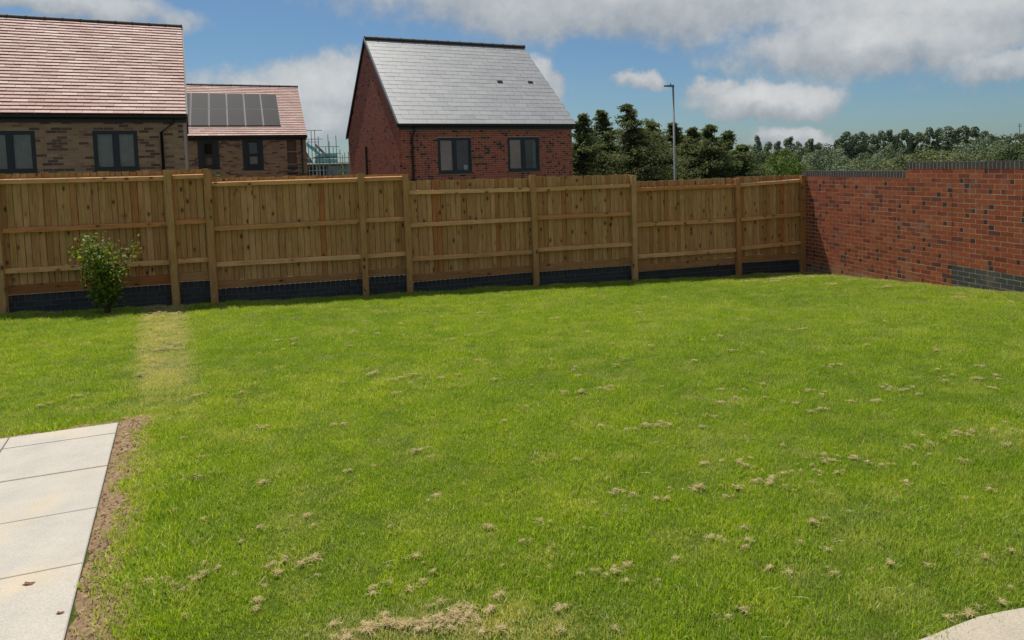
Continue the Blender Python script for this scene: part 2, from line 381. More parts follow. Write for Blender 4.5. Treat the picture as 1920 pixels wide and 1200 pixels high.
M['shrub'] = leafy('shrub_leaf', [(0, (.08, .13, .016)), (.5, (.15, .22, .024)), (.85, (.25, .31, .03)), (1, (.33, .36, .06))], .45)
M['conifer'] = leafy('conifer_foliage', [(0, (.095, .125, .070)), (.5, (.13, .165, .088)), (.85, (.17, .195, .092)), (1, (.24, .235, .12))], .42, .8, .15)
M['poplar'] = leafy('silver_foliage', [(0, (.125, .165, .10)), (.5, (.165, .21, .13)), (1, (.235, .275, .19))], .2, .75, .2)
M['willow'] = leafy('olive_foliage', [(0, (.115, .145, .06)), (.5, (.165, .195, .085)), (1, (.23, .255, .125))], .2, .75, .2)
M['green'] = leafy('bright_foliage', [(0, (.07, .12, .025)), (.5, (.115, .175, .04)), (1, (.17, .22, .06))], .3, .7, .2)
M['darkgreen'] = leafy('dark_foliage', [(0, (.05, .075, .032)), (.5, (.075, .105, .042)), (1, (.11, .14, .055))], .2, .75, .2)
M['bark'] = plain('bark', (.085, .062, .045), .95, .2, 0, 20, .4, .01)
M['twig'] = plain('twig', (.10, .075, .045), .9, .2)
def net_mat():
    mt, T = mat('debris_netting')
    d = T.add('ShaderNodeBsdfDiffuse', {'Color': (.10, .36, .42, 1)}); tr = T.add('ShaderNodeBsdfTransparent')
    ms = T.add('ShaderNodeMixShader', {0: .62, 1: tr.outputs[0], 2: d.outputs[0]}); T.l.new(ms.outputs[0], T.out.inputs[0]); return mt
M['net'] = net_mat(); M['net_grey'] = plain('grey_sheeting', (.20, .23, .24), .9, .2, 0, 1.2, .45)

# ------------------------------------------------------------------ terrain
def softplus(x, w): return w * np.log1p(np.exp(np.clip(x / w, -40, 40)))
def gz(X, Y):
    """height of the garden: level by the house, falling away to the fence"""
    X = np.asarray(X, float); Y = np.asarray(Y, float)
    return -0.084 * softplus(Y - 7.15, .7) - 0.0044 * X * np.clip((Y - 5) / 5, 0, 1)
FA = R(20.0); FE = Vector((math.cos(FA), math.sin(FA), 0)); FN = Vector((-math.sin(FA), math.cos(FA), 0))
CORNER = at_depth(1505, 320, 15.0); CORNER.z = 0
WA = R(106.8); WE = Vector((math.cos(WA), math.sin(WA), 0)); WN = Vector((math.sin(WA), -math.cos(WA), 0))  # WN points to the street side (right)

def grid_obj(name, xs, ys, zf, material):
    nx, ny = len(xs), len(ys); X, Y = np.meshgrid(xs, ys)
    Z = zf(X, Y); V = np.stack([X, Y, Z], -1).reshape(-1, 3)
    F = [(j * nx + i, j * nx + i + 1, (j + 1) * nx + i + 1, (j + 1) * nx + i) for j in range(ny - 1) for i in range(nx - 1)]
    me = bpy.data.meshes.new(name); me.from_pydata(V.tolist(), [], F); me.materials.append(material)
    me.polygons.foreach_set('use_smooth', [True] * len(F))
    o = bpy.data.objects.new(name, me); return link(o)
lumps = lambda X, Y: .012 * np.sin(1.7 * X + .6 * np.sin(1.1 * Y)) * np.cos(1.3 * Y + .5 * X) + .006 * np.sin(4.1 * X + 2.2 * Y)
# lawn as a sheet that ends under the fence and the wall
def lawn_edge_mesh():
    xs = np.linspace(-13, 9, 111); ys = np.linspace(-6, 17, 116)
    X, Y = np.meshgrid(xs, ys); Z = gz(X, Y) + lumps(X, Y) * np.clip((Y - 5) / 2, 0, 1)
    s = (X - CORNER.x) * FN.x + (Y - CORNER.y) * FN.y      # beyond fence plane
    w = (X - CORNER.x) * WN.x + (Y - CORNER.y) * WN.y
    nx = len(xs); V = np.stack([X, Y, Z], -1).reshape(-1, 3)
    keep = ((s < .35) & (w < .35)); F = []
    for j in range(len(ys) - 1):
        for i in range(nx - 1):
            if keep[j, i] and keep[j + 1, i + 1] and keep[j, i + 1] and keep[j + 1, i]: F.append((j * nx + i, j * nx + i + 1, (j + 1) * nx + i + 1, (j + 1) * nx + i))
    me = bpy.data.meshes.new('lawn'); me.from_pydata(V.tolist(), [], F); me.materials.append(M['turf'])
    me.polygons.foreach_set('use_smooth', [True] * len(F))
    o = link(bpy.data.objects.new('lawn', me)); tag(o, 'mown green lawn sloping gently down to the fence', 'lawn', kind='structure')
lawn_edge_mesh()
def far_ground(X, Y):
    r = np.hypot(X, Y)
    z = -0.9 - 1.5 * np.clip((r - 14) / 8, 0, 1) - 7.5 * np.clip((r - 60) / 80, 0, 1)
    near = np.clip((19 - r) / 3, 0, 1)
    return z - near * .2
def gseq(a, b, n, p=2.2):
    t = np.linspace(-1, 1, n); s = np.sign(t) * np.abs(t) ** p
    return (a + b) / 2 + s * (b - a) / 2
g = grid_obj('ground', gseq(-3000, 3000, 161, 3.6), gseq(-3000, 3000, 161, 3.6), far_ground, M['dirtground'])
tag(g, 'rough grassy ground falling away beyond the garden', 'ground', kind='structure')

# ------------------------------------------------------------------ fence
def fs(x, y, d=0.0):
    """photo pixel on the fence plane (moved d towards the far side) -> (s along the fence, z)"""
    P = on_plane(x, y, CORNER + FN * d, FA); return (P - CORNER).dot(FE), P.z
fence = empty('timber_fence', CORNER + FE * -7.0, FA)
tag(fence, 'closeboard timber fence with square posts and three rails along the back of the lawn', 'fence')
fence.location.z = float(gz(*(CORNER + FE * -7.0).xy))
def floc(s, d, z): return (s + 7.0, d, z - fence.location.z)
POSTS = [(-14, 325, 590), (315, 318, 573), (388, 316.5, 570), (676, 324.5, 556), (760, 326, 552), (1000, 328.5, 538), (1187, 329, 527), (1384, 335, 516), (1498, 329, 490)]
post_s = []
for i, (x, yt, yb) in enumerate(POSTS):
    s, zt = fs(x, yt, -.08); s = min(s, -.062) if i < 8 else -.062; post_s.append(s)
    P = CORNER + FE * s; zb = float(gz(P.x, P.y)) - .06
    w = .05; ch = .006; b = MB()
    poly = [(-w + ch, -.05), (w - ch, -.05), (w, -.05 + ch), (w, .045), (-w, .045), (-w, -.05 + ch)]
    h = zt - zb
    b.prism([Vector((px, py, 0)) for px, py in poly], (0, 0, 0), (0, 0, h))
    o = b.build('post', M['post'], fence, floc(s, -.055, zb)); o.rotation_euler = (R(random.uniform(-.3, .3)), R(random.uniform(-.4, .4)), 0)
    if 0 < i < 8:
        bb = MB(); bb.tube([(0, 0, 0), (0, -.012, 0)], .014, 8)
        bo = bb.build('bolt', M['bolt'], o); bo.location = (0, -.05, .06 + .13)
# the run of post 0 continues out of the frame to the left
PANELS = [  # xl, xr, then (yl, yr) for: board top, rail 1, rail 2, rail 3, gravel-board top, plinth top
    (3, 308, (326, 319.6), (340.5, 333.8), (432.7, 419.8), (508.5, 491.7), (536.9, 514.9), (555.5, 534)),
    (322, 381, (318.3, 317), (332, 330.2), (417.2, 414), (490, 486.5), (512.8, 510), (530, 527)),
    (397, 669, (333, 328), (345.5, 337), (428.7, 415), (496, 481), (527.5, 512), (543, 523.7)),
    (683, 753, (327.5, 326.5), (336, 333.7), (413, 410), (480, 475.5), (506, 501), (520.5, 516)),
    (766, 993, (339.5, 334), (360.7, 355), (422, 410.5), (485.5, 472), (515.5, 497.5), (530, 511)),
    (1006, 1180, (332.5, 326.7), (355.5, 347.5), (408, 400), (468, 457.5), (495.5, 483.7), (510.5, 498)),
    (1193, 1377, (340.6, 333.3), (355, 347.5), (421, 412.5), (480.8, 468.3), (497, 483), (510.4, 495.4)),
    (1390, 1493, (331.5, 328.3), (346.5, 338.7), (411, 401.7), (465, 454.8), (480.8, 473.5), (493, 486.7))]
board_cache = {}
def board_mesh(w, h):
    key = (round(w, 3), round(h, 2))
    if key not in board_cache:
        b = MB(); w2 = key[0]; h2 = key[1]   # feather-edge: thick on the right, thin on the left
        b.prism([Vector((x_, y_, 0)) for x_, y_ in ((0, .024), (.007, .024), (.0085, .007), (w2 - .002, .0), (w2, .004), (w2, .032), (0, .032))], (0, 0, 0), (0, 0, h2))
        board_cache[key] = b.mesh('board', M['board'])
    return board_cache[key]
plinth_prof = []
def panel(k, sL, sR, zz, over=.040):
    lerp = lambda zz_, s: zz_[0] + (zz_[1] - zz_[0]) * (s - sL) / (sR - sL)
    top, r1, r2, r3, gt, pt = zz
    bL, bR = sL - .040, sR + over      # boards run on behind the posts
    n = max(1, round((bR - bL) / .086)); s = bL
    ws = np.array([random.uniform(.85, 1.15) for _ in range(n)]); ws = ws / ws.sum() * (bR - bL)
    for i in range(n):
        jit = random.uniform(-.006, .006)
        z1 = lerp(top, s + ws[i] / 2) + jit; z0 = lerp(gt, s + ws[i] / 2) + .010 + random.choice((-.008, -.012, -.012, -.004, -.012, -.014, -.012))
        wv = round(ws[i] / .004) * .004 + .003
        o = bpy.data.objects.new('board', board_mesh(wv, z1 - z0)); link(o, fence)
        o.location = floc(s - .001, .002 + random.uniform(0, .005), z0)
        o.rotation_euler = (0, R(random.uniform(-.25, .25)), 0)
        s += ws[i]
    for zr in (r1, r2, r3):
        b = MB(); hh = .036; zc = zr[0]; dz = zr[1] - zr[0]; L = sR - sL
        pr = [(-.052, -hh), (0, -hh), (0, hh), (-.040, hh - .004), (-.052, hh - .012)]
        b.prism([Vector((0, y, z)) for y, z in pr], (0, 0, 0), (L, 0, dz))
        b.build('rail', M['rail'], fence, floc(sL, -.001, zc))
    b = MB(); L = sR - sL; d0, d1 = -.012, .020
    b.hexa([(0, d0, pt[0] - gt[0] + .007), (L, d0, pt[1] - gt[0] + .007), (L, d1, pt[1] - gt[0] + .007), (0, d1, pt[0] - gt[0] + .007), (0, d0, 0), (L, d0, gt[1] - gt[0]), (L, d1, gt[1] - gt[0]), (0, d1, 0)])
    b.build('gravel_board', M['gravelb'], fence, floc(sL, .0, gt[0]))
    plinth_prof.append((sL, sR, pt[0], pt[1]))
for k, (xl, xr, *ys) in enumerate(PANELS):
    sL = post_s[k] + .047; sR = post_s[k + 1] - .047
    s_a, _ = fs(xl, ys[0][0]); s_b, _ = fs(xr, ys[0][1])
    zz = []
    for yl, yr in ys:
        a = fs(xl, yl)[1]; b_ = fs(xr, yr)[1]
        zz.append((a, b_))
    panel(k, sL, sR, zz, .075 if k == 7 else .040)
# one more bay to the left of the frame
zz0 = [(fs(p[0][0], p[1][0])[1] + .02,) * 2 for p in []]
a = PANELS[0]; ext = [(fs(a[0], y[0])[1],) * 2 for y in a[2:]]
panel(99, post_s[0] - 2.3, post_s[0] - .047, ext)

# plinth wall of dark blue brick
plinth = empty('plinth_wall', fence.location.copy(), FA)
tag(plinth, 'low dark blue brick plinth wall under the timber fence', 'brick wall')
prof = sorted(plinth_prof)
for i in range(len(prof)):     # close the gaps behind the posts
    L, Rr, a, b_ = prof[i]; L2 = L - .048; R2 = Rr + .048
    sl_ = (b_ - a) / (Rr - L); prof[i] = (L2, R2, a - sl_ * .048, b_ + sl_ * .048)
cache = {}
def brick_mesh(lx, ly, lz, mats, split=None):
    key = (round(lx, 3), round(ly, 3), round(lz, 3), tuple(m_.name for m_ in mats), split)
    if key not in cache:
        b = MB()
        if split is None: b.box(0, key[0], 0, ly, 0, lz)
        else:
            c = key[0] * split; b.box(0, c, 0, ly, 0, lz, 0); b.box(c + .0005, key[0], .0004, ly, 0, lz - .0003, 1)
        cache[key] = b.mesh('brick', mats)
    return cache[key]
back = MB()
for (L, Rr, a, b_) in prof:
    zb = -.95
    back.hexa([floc(L, .032, zb), floc(Rr, .032, zb), floc(Rr, .22, zb), floc(L, .22, zb), floc(L, .032, a - .006), floc(Rr, .032, b_ - .006), floc(Rr, .22, b_ - .006), floc(L, .22, a - .006)])
    ang = -math.atan2(b_ - a, Rr - L)
    n = int((Rr - L) / .0755); w = (Rr - L) / n
    for i in range(n):       # brick-on-edge top course
        s = L + i * w; z = a + (b_ - a) * (s - L) / (Rr - L)
        o = bpy.data.objects.new('coping_brick', brick_mesh(.066, .2, .102, [M['brick_blue']])); link(o, plinth)
        o.location = floc(s + .004, .024 + random.uniform(-.002, .002), z - .102); o.rotation_euler = (0, ang, 0)
    for c in range(1, 5):
        s = L - (.1125 if c % 2 else 0)
        while s < Rr:
            x0 = max(s, L); x1 = min(s + .215, Rr)
            z = a + (b_ - a) * (x0 - L) / (Rr - L) - .102 - c * .075
            P = CORNER + FE * x0
            if x1 - x0 > .04 and z + .07 > float(gz(P.x, P.y)) - .02:
                o = bpy.data.objects.new('brick', brick_mesh(x1 - x0, .2, .065, [M['brick_blue']])); link(o, plinth)
                o.location = floc(x0, .025 + random.uniform(-.002, .002), z); o.rotation_euler = (0, ang, 0)
            s += .225
back.build('mortar_core', M['mortar_d'], plinth)

# ------------------------------------------------------------------ brick wall on the right
WO = CORNER.copy()
wall = empty('garden_brick_wall', WO, WA - math.pi)      # local x runs from the corner towards the camera, local -y... street side
tag(wall, 'red brick garden wall with dark coping that steps up on the right', 'brick wall')
# with rotation WA-pi local x = -WE (towards camera), local y = perpendicular
LX = -WE; LYv = Vector((-LX.y, LX.x, 0))
face_sign = 1 if LYv.dot(Vector((1, 0, 0))) > 0 else -1   # local y direction that points to the street
def wl(x, y):
    P = on_plane(x, y, CORNER, WA); return (P - CORNER).dot(LX), P.z
x_step = wl(1699, 330)[0]; x_joint = wl(1785, 400)[0]; z_lo = 1.328; z_hi = 1.472; x_end = wl(1920, 400)[0] + 3.0
z_pl = -.035
wall.location.z = -.45; wz = -wall.location.z
def gz_w(x): P = CORNER + LX * x; return float(gz(P.x, P.y))
bk = MB(); D0 = .0012 * face_sign; D1 = .215 * face_sign
def wbox(b, x0, x1, z0, z1, d0=D0, d1=D1, mi=0):
    lo, hi = min(d0, d1), max(d0, d1); b.box(x0, x1, lo, hi, z0 + wz, z1 + wz, mi)
wbox(bk, -.02, x_step, -.9, z_lo - .002); wbox(bk, x_step, x_joint - .006, -.9, z_hi - .002); wbox(bk, x_joint + .006, x_end, -.9, z_hi - .002)
bk.build('mortar_core', M['mortar'], wall)
jb = MB(); wbox(jb, x_joint - .006, x_joint + .006, -.9, z_hi - .002, D0 + .002 * face_sign, D1); jb.build('movement_joint', plain('joint_sealant', (.16, .085, .06), .8), wall)
specs = []
c = 0
while True:
    zt = z_hi - c * .075; zb = zt - .065
    if zt < -.85: break
    for (a, b_) in ((-.02, x_joint - .007), (x_joint + .007, x_end)):
        s = a - (.1125 if c % 2 else 0)
        while s < b_:
            x0, x1 = max(s, a), min(s + .215, b_); s += .225
            if x1 - x0 < .03: continue
            zt2 = zt
            if x1 <= x_step + .02 and zt > z_lo + .02: continue
            if x0 < x_step and x1 > x_step + .02 and zt > z_lo + .02: x0 = x_step
            if zt < gz_w((x0 + x1) / 2) - .05: continue
            grey = x0 > x_joint and zt < z_pl + .02
            specs.append((x0, x1, zb, grey))
    c += 1
def wall_kind(grey):
    if grey: return [M['brick_grey']], None
    r = random.random()
    if r < .105: return [M['brick'], M['brick_dark']], random.choice((.62, .68, .72))
    if r < .20: return [M['brick_plum' if random.random() < .6 else 'brick_dark'], M['brick']], random.choice((.3, .36))
    if r < .225: return [M['brick_plum']], None
    return [M['brick']], None
# nearest (largest in view) bricks become parts of their own
vis_end = wl(1920, 400)[0] + .1
order = sorted(range(len(specs)), key=lambda i: (0 if specs[i][0] < vis_end else 1, -specs[i][0]))
single = set(order[:300]); rest = MB()
rest_mats = [M['brick'], M['brick_dark'], M['brick_plum'], M['brick_grey']]
for i, (x0, x1, zb, grey) in enumerate(specs):
    mats, spl = wall_kind(grey); pd = random.uniform(-.0006, .0003)
    if i in single:
        o = bpy.data.objects.new('brick', brick_mesh(x1 - x0, .1, .065, mats, spl)); link(o, wall)
        o.location = (x0, pd if face_sign > 0 else -.1 + pd, zb + wz + random.uniform(-.0015, .0015)); o.rotation_euler = (0, R(random.uniform(-.25, .25)), 0)
    else:
        y0, y1 = (pd, pd + .1) if face_sign > 0 else (-.1 + pd, pd)
        mi = [rest_mats.index(q) for q in mats]; rn = random.random()
        if spl is None: rest.box(x0, x1, y0, y1, zb + wz, zb + wz + .065, mi[0], rn)
        else:
            xm = x0 + (x1 - x0) * spl
            rest.box(x0, xm, y0, y1, zb + wz, zb + wz + .065, mi[0], rn); rest.box(xm + .0005, x1, y0 + .0004, y1, zb + wz, zb + wz + .0647, mi[1], rn)
tag(rest.build('bricks', rest_mats, wall), kind='stuff')
cm = brick_mesh(.064, .225, .108, [M['coping']])
def coping(xa, xb, z):
    n = int((xb - xa) / .0745); w = (xb - xa) / n
    bed = MB(); wbox(bed, xa, xb, z, z + .100, 0.0, .21 * face_sign); bed.build('coping_bed', M['mortar'], wall)
    for i in range(n):
        o = bpy.data.objects.new('coping_brick', cm); link(o, wall)
        o.location = (xa + i * w + .004, -.0015 + random.uniform(-.001, .0005) if face_sign > 0 else -.219, z + wz + .002)
coping(-.03, x_step - .004, z_lo); coping(x_step, x_joint, z_hi); coping(x_joint + .002, x_end, z_hi)

# ------------------------------------------------------------------ paving
K = Vector((-3.268, 4.872, 0)); pd1 = Vector((.490, -.872, 0)); pd2 = Vector((-.925, -.380, 0)).normalized()
patio = MB()
def pq(u, v): return K + pd1 * u + pd2 * v        # u down the edge, v to the left
def quadbox(b, c4, z0, z1, mi=0): b.hexa([(p.x, p.y, z0) for p in c4] + [(p.x, p.y, z1) for p in c4], mi)
quadbox(patio, [pq(0.004, .004), pq(0.004, 4.2), pq(6, 4.2), pq(6, .004)], -.06, .012)
po = patio.build('patio', M['joint']); tag(po, 'pale paved patio at the left front', 'patio', kind='structure')
rows = [0, .235] + [.235 + .612 * i for i in range(1, 10)]
for r_ in range(len(rows) - 1):
    u0, u1 = rows[r_] + .003, rows[r_ + 1] - .003
    for c_ in range(7):
        v0, v1 = c_ * .61 + .003 + (0 if c_ else -.003), (c_ + 1) * .61 - .003
        cc = [pq(u0, v0), pq(u0, v1), pq(u1, v1), pq(u1, v0)]; ctr = sum(cc, Vector()) / 4
        b = MB(); e = .004; dz = random.uniform(-.0015, .0015)
        low = [(p - ctr) for p in cc]; ins = [q * (1 - e * 2 / .6) for q in low]
        b.hexa([(q.x, q.y, -.03) for q in low] + [(q.x, q.y, .016) for q in low]); n0 = len(b.v)
        b.hexa([(q.x, q.y, .0155) for q in low] + [(q.x, q.y, .0195) for q in ins])
        b.build('slab', M['slab'], po, (ctr.x, ctr.y, dz))
# bare soil beside the slabs
def strip(name, pts, z, material, label, cat):
    b = MB(); b.face([(p.x, p.y, z) for p in pts], 0); o = b.build(name, material); return tag(o, label, cat, kind='structure')
NS = 40
def soil_edge(t): return .145 + .025 * math.sin(t * 5.1) + .02 * math.sin(t * 13.0 + 1)
sb = MB()
for i in range(NS):
    u0, u1 = -.14 + i * 4.2 / NS, -.14 + (i + 1) * 4.2 / NS
    for j in range(5):
        def sp_(u, jj):
            v = -.002 - (soil_edge(u) + .06) * jj / 5; p = pq(u, v)
            return (p.x, p.y, .006 + .006 * math.sin(u * 31 + jj * 2.1) * math.sin(jj * 1.7 + u * 17) - (.004 if jj in (0, 5) else 0))
        sb.face([sp_(u0, j), sp_(u1, j), sp_(u1, j + 1), sp_(u0, j + 1)])
for i in range(30):
    v0, v1 = i * 4.0 / 30, (i + 1) * 4.0 / 30
    a0, a1 = pq(-.004, v0), pq(-.004, v1); b0, b1 = pq(-.09 - .02 * math.sin(v0 * 9), v0), pq(-.09 - .02 * math.sin(v1 * 9), v1)
    sb.face([(a0.x, a0.y, .004), (a1.x, a1.y, .004), (b1.x, b1.y, .007), (b0.x, b0.y, .007)])
tag(sb.build('soil_strip', M['soil'], smooth=True), 'strip of bare brown soil beside the pale slabs', 'soil', kind='structure')
cl = MB()
for i in range(1500):
    u = random.uniform(-.1, 4.0)
    v = -random.uniform(.004, soil_edge(u) + .05); p = pq(u, v); s = random.uniform(.002, .007) * (1.8 if random.random() < .06 else 1)
    ax = [Vector((random.uniform(.6, 1.3), 0, 0)), Vector((0, random.uniform(.6, 1.3), 0)), Vector((0, 0, random.uniform(.5, .9)))]
    rot = Matrix.Rotation(random.uniform(0, 6.3), 3, 'Z'); q = [rot @ a_ * s for a_ in ax]; cpos = Vector((p.x, p.y, .009)); n0 = len(cl.v)
    cl.v += [tuple(cpos + d) for d in (q[0], q[1], -q[0], -q[1], q[2], -q[2])]
    for f_ in ((0, 1, 4), (1, 2, 4), (2, 3, 4), (3, 0, 4)): cl.f.append(tuple(n0 + k_ for k_ in f_)); cl.mi.append(0); cl.rn.append(random.random())
tag(cl.build('soil_crumbs', M['soil']), 'loose crumbs of brown soil and grit along the slab edge', 'soil', kind='stuff')
# concrete path at the right front
edge_px = [(1700, 1216), (1745, 1200), (1790, 1181), (1835, 1164), (1880, 1154), (1920, 1147), (1990, 1140)]
ep = [at_z(x, y, 0.0) for x, y in edge_px]
pb = MB(); nE = len(ep); far = [Vector((p.x * 1.0 + .6, p.y - 2.4, 0)) for p in ep]
for i in range(nE - 1):
    quadbox(pb, [far[i], far[i + 1], ep[i + 1], ep[i]], -.05, .016)
pth = pb.build('path', M['path']); tag(pth, 'corner of a curved beige concrete path at the right front', 'path', kind='structure')
# dead leaf scraps on the slabs
for (x, y, s, lab) in ((54, 1095, .022, 'brown dead leaf lying on the pale slab'), (113, 1150, .014, 'small dark leaf scrap on the nearest slab')):
    p = at_z(x, y, .02); b = MB(); pts = [(math.cos(t) * s * (1.5 if k_ % 2 else .8), math.sin(t) * s * .6, .004 + .003 * math.sin(3 * t)) for k_, t in enumerate(np.linspace(0, 6.28, 9)[:-1])]
    for k_ in range(8): b.face([(0, 0, .007), pts[k_], pts[(k_ + 1) % 8]])
    tag(b.build('dead_leaf', plain('dead_leaf', (.17, .07, .04), .8), loc=(p.x, p.y, .0195)), lab, 'leaf')

# ------------------------------------------------------------------ houses
def rects_minus(x0, x1, z0, z1, holes):
    xs = sorted({x0, x1, *[h[0] for h in holes], *[h[1] for h in holes]}); zs = sorted({z0, z1, *[h[2] for h in holes], *[h[3] for h in holes]})
    out = []
    for a, b in zip(xs, xs[1:]):
        run = None
        for c, d in zip(zs, zs[1:]):
            mx, mz = (a + b) / 2, (c + d) / 2
            inside = any(h[0] < mx < h[1] and h[2] < mz < h[3] for h in holes)
            if inside:
                if run: out.append((a, b, *run)); run = None
            else: run = (run[0], d) if run else (c, d)
        if run: out.append((a, b, *run))
    return out
def lay_bricks(x0, x1, z0, z1, holes, clip=None, ztop=None):
    out = []; c = 0; zt = z1
    while zt > z0:
        zb = zt - .065; lo, hi = x0, x1
        if clip: lo, hi = clip((zt + zb) / 2)
        s = x0 - (.1125 if c % 2 else 0)
        while s < hi:
            a, b = max(s, lo), min(s + .215, hi); s += .225
            if b - a < .03: continue
            segs = [(a, b)]
            for h in holes:
                if zb < h[3] - .005 and zt > h[2] + .005:
                    ns = []
                    for (p, q) in segs:
                        if q <= h[0] or p >= h[1]: ns.append((p, q)); continue
                        if p < h[0]: ns.append((p, h[0]))
                        if q > h[1]: ns.append((h[1], q))
                    segs = ns
            for (p, q) in segs:
                if q - p > .02: out.append((p, q, zb))
        zt -= .075; c += 1
    return out
def window(h, x0, x1, z0, z1, style, depth=.05):
    """anthracite casement: outer frame with sill, sashes, panes, what shows inside"""
    fw = .055; b = MB(); y0, y1 = depth - .035, depth + .05
    b.box(x0, x1, y0, y1, z1 - fw, z1); b.box(x0, x1, y0, y1, z0, z0 + fw); b.box(x0, x0 + fw, y0, y1, z0 + fw, z1 - fw); b.box(x1 - fw, x1, y0, y1, z0 + fw, z1 - fw)
    w = b.build('window', M['frame'], h)
    if style == 'casement':
        xm = (x0 + x1) / 2; b = MB(); b.box(xm - .035, xm + .035, y0 + .004, y1 - .004, z0 + fw, z1 - fw); b.build('mullion', M['frame'], w)
        cells = [(x0 + fw, xm - .035), (xm + .035, x1 - fw)]; zc = [(z0 + fw, z1 - fw)]
    else:
        zm = z0 + (z1 - z0) * .44; b = MB(); b.box(x0 + fw, x1 - fw, y0 + .004, y1 - .004, zm - .03, zm + .03); b.build('transom', M['frame'], w)
        cells = [(x0 + fw, x1 - fw)]; zc = [(z0 + fw, zm - .03), (zm + .03, z1 - fw)]
    for (a, c) in cells:
        for (p, q) in zc:
            sw = .04; b = MB(); ya, yb = y0 + .012, y1 - .012
            b.box(a, c, ya, yb, q - sw, q); b.box(a, c, ya, yb, p, p + sw); b.box(a, a + sw, ya, yb, p + sw, q - sw); b.box(c - sw, c, ya, yb, p + sw, q - sw)
            b.build('sash', M['frame'], w)
            b = MB(); b.box(a + sw, c - sw, depth + .004, depth + .010, p + sw, q - sw); b.build('pane', M['glass'], w)
    b = MB(); b.box(x0 - .03, x1 + .03, -.04, y0 - .002, z0 - .035, z0 - .002); b.build('sill', M['frame'], w)
    return w
def inside(w, x0, x1, z0, z1, material, y=.22, name='curtain'):
    b = MB(); n = 10
    for i in range(n):
        a, c = x0 + (x1 - x0) * i / n, x0 + (x1 - x0) * (i + 1) / n; o = .012 if i % 2 else 0
        b.face([(a, y + o, z0), (c, y + .012 - o, z0), (c, y + .012 - o, z1), (a, y + o, z1)])
    b.build(name, material, w)
def gutter_etc(h, x0, x1, ez, pipe):
    b = MB(); pr = [(-.16, 0), (-.155, -.05), (-.125, -.085), (-.08, -.085), (-.05, -.05), (-.045, 0), (-.06, 0), (-.10, -.02), (-.145, 0)]
    b.prism([Vector((0, y - .03, z + ez - .02)) for y, z in pr], (x0, 0, 0), (x1, 0, 0)); b.build('gutter', M['black'], h)
    b = MB(); b.box(x0 + .03, x1 - .03, -.045, .0, ez - .20, ez - .01); b.build('fascia', M['black'], h)
    if pipe: 
        b = MB(); b.tube(pipe, .036, 10); b.build('downpipe', M['black'], h, smooth=True)
def pick_single(bricks, cx, n=300):
    o = sorted(range(len(bricks)), key=lambda i: cx(bricks[i])); return set(o[:n])
def front_wall(h, x0, x1, zlow, z1, holes, ztop_bricks, kindf, mortar, nsingle, basez, zb0=.95, name='front_wall'):
    b = MB()
    for (a, c, p, q) in rects_minus(x0, x1, zlow, z1, holes): b.box(a, c, .0022, .12, p, q)
    w = b.build(name, mortar, h)
    br = lay_bricks(x0, x1, zb0, ztop_bricks, holes)
    sing = set(sorted(range(len(br)), key=lambda i: -br[i][2])[:nsingle]) if nsingle else set()
    rest = MB(); mats_all = []
    for i, (a, c, zb) in enumerate(br):
        mats, spl = kindf(); pdv = random.uniform(-.0010, .0006)
        if i in sing:
            o = bpy.data.objects.new('brick', brick_mesh(c - a, .09, .065, mats, spl)); link(o, w); o.location = (a, pdv, zb)
        else:
            for mm in mats:
                if mm not in mats_all: mats_all.append(mm)
            rn = random.random()
            if spl is None: rest.box(a, c, pdv, pdv + .09, zb, zb + .065, mats_all.index(mats[0]), rn)
            else:
                xm = a + (c - a) * spl; rest.box(a, xm, pdv, pdv + .09, zb, zb + .065, mats_all.index(mats[0]), rn); rest.box(xm + .0005, c, pdv + .0004, pdv + .09, zb, zb + .0647, mats_all.index(mats[1]), rn)
    if rest.f: tag(rest.build('bricks', mats_all, w), kind='stuff')
    return w
def slope_frame(y0, z0, y1, z1):
    L = math.hypot(y1 - y0, z1 - z0); ux = (y1 - y0) / L; uz = (z1 - z0) / L
    return L, (lambda x, v, n: (x, y0 + ux * v - uz * n, z0 + uz * v + ux * n))
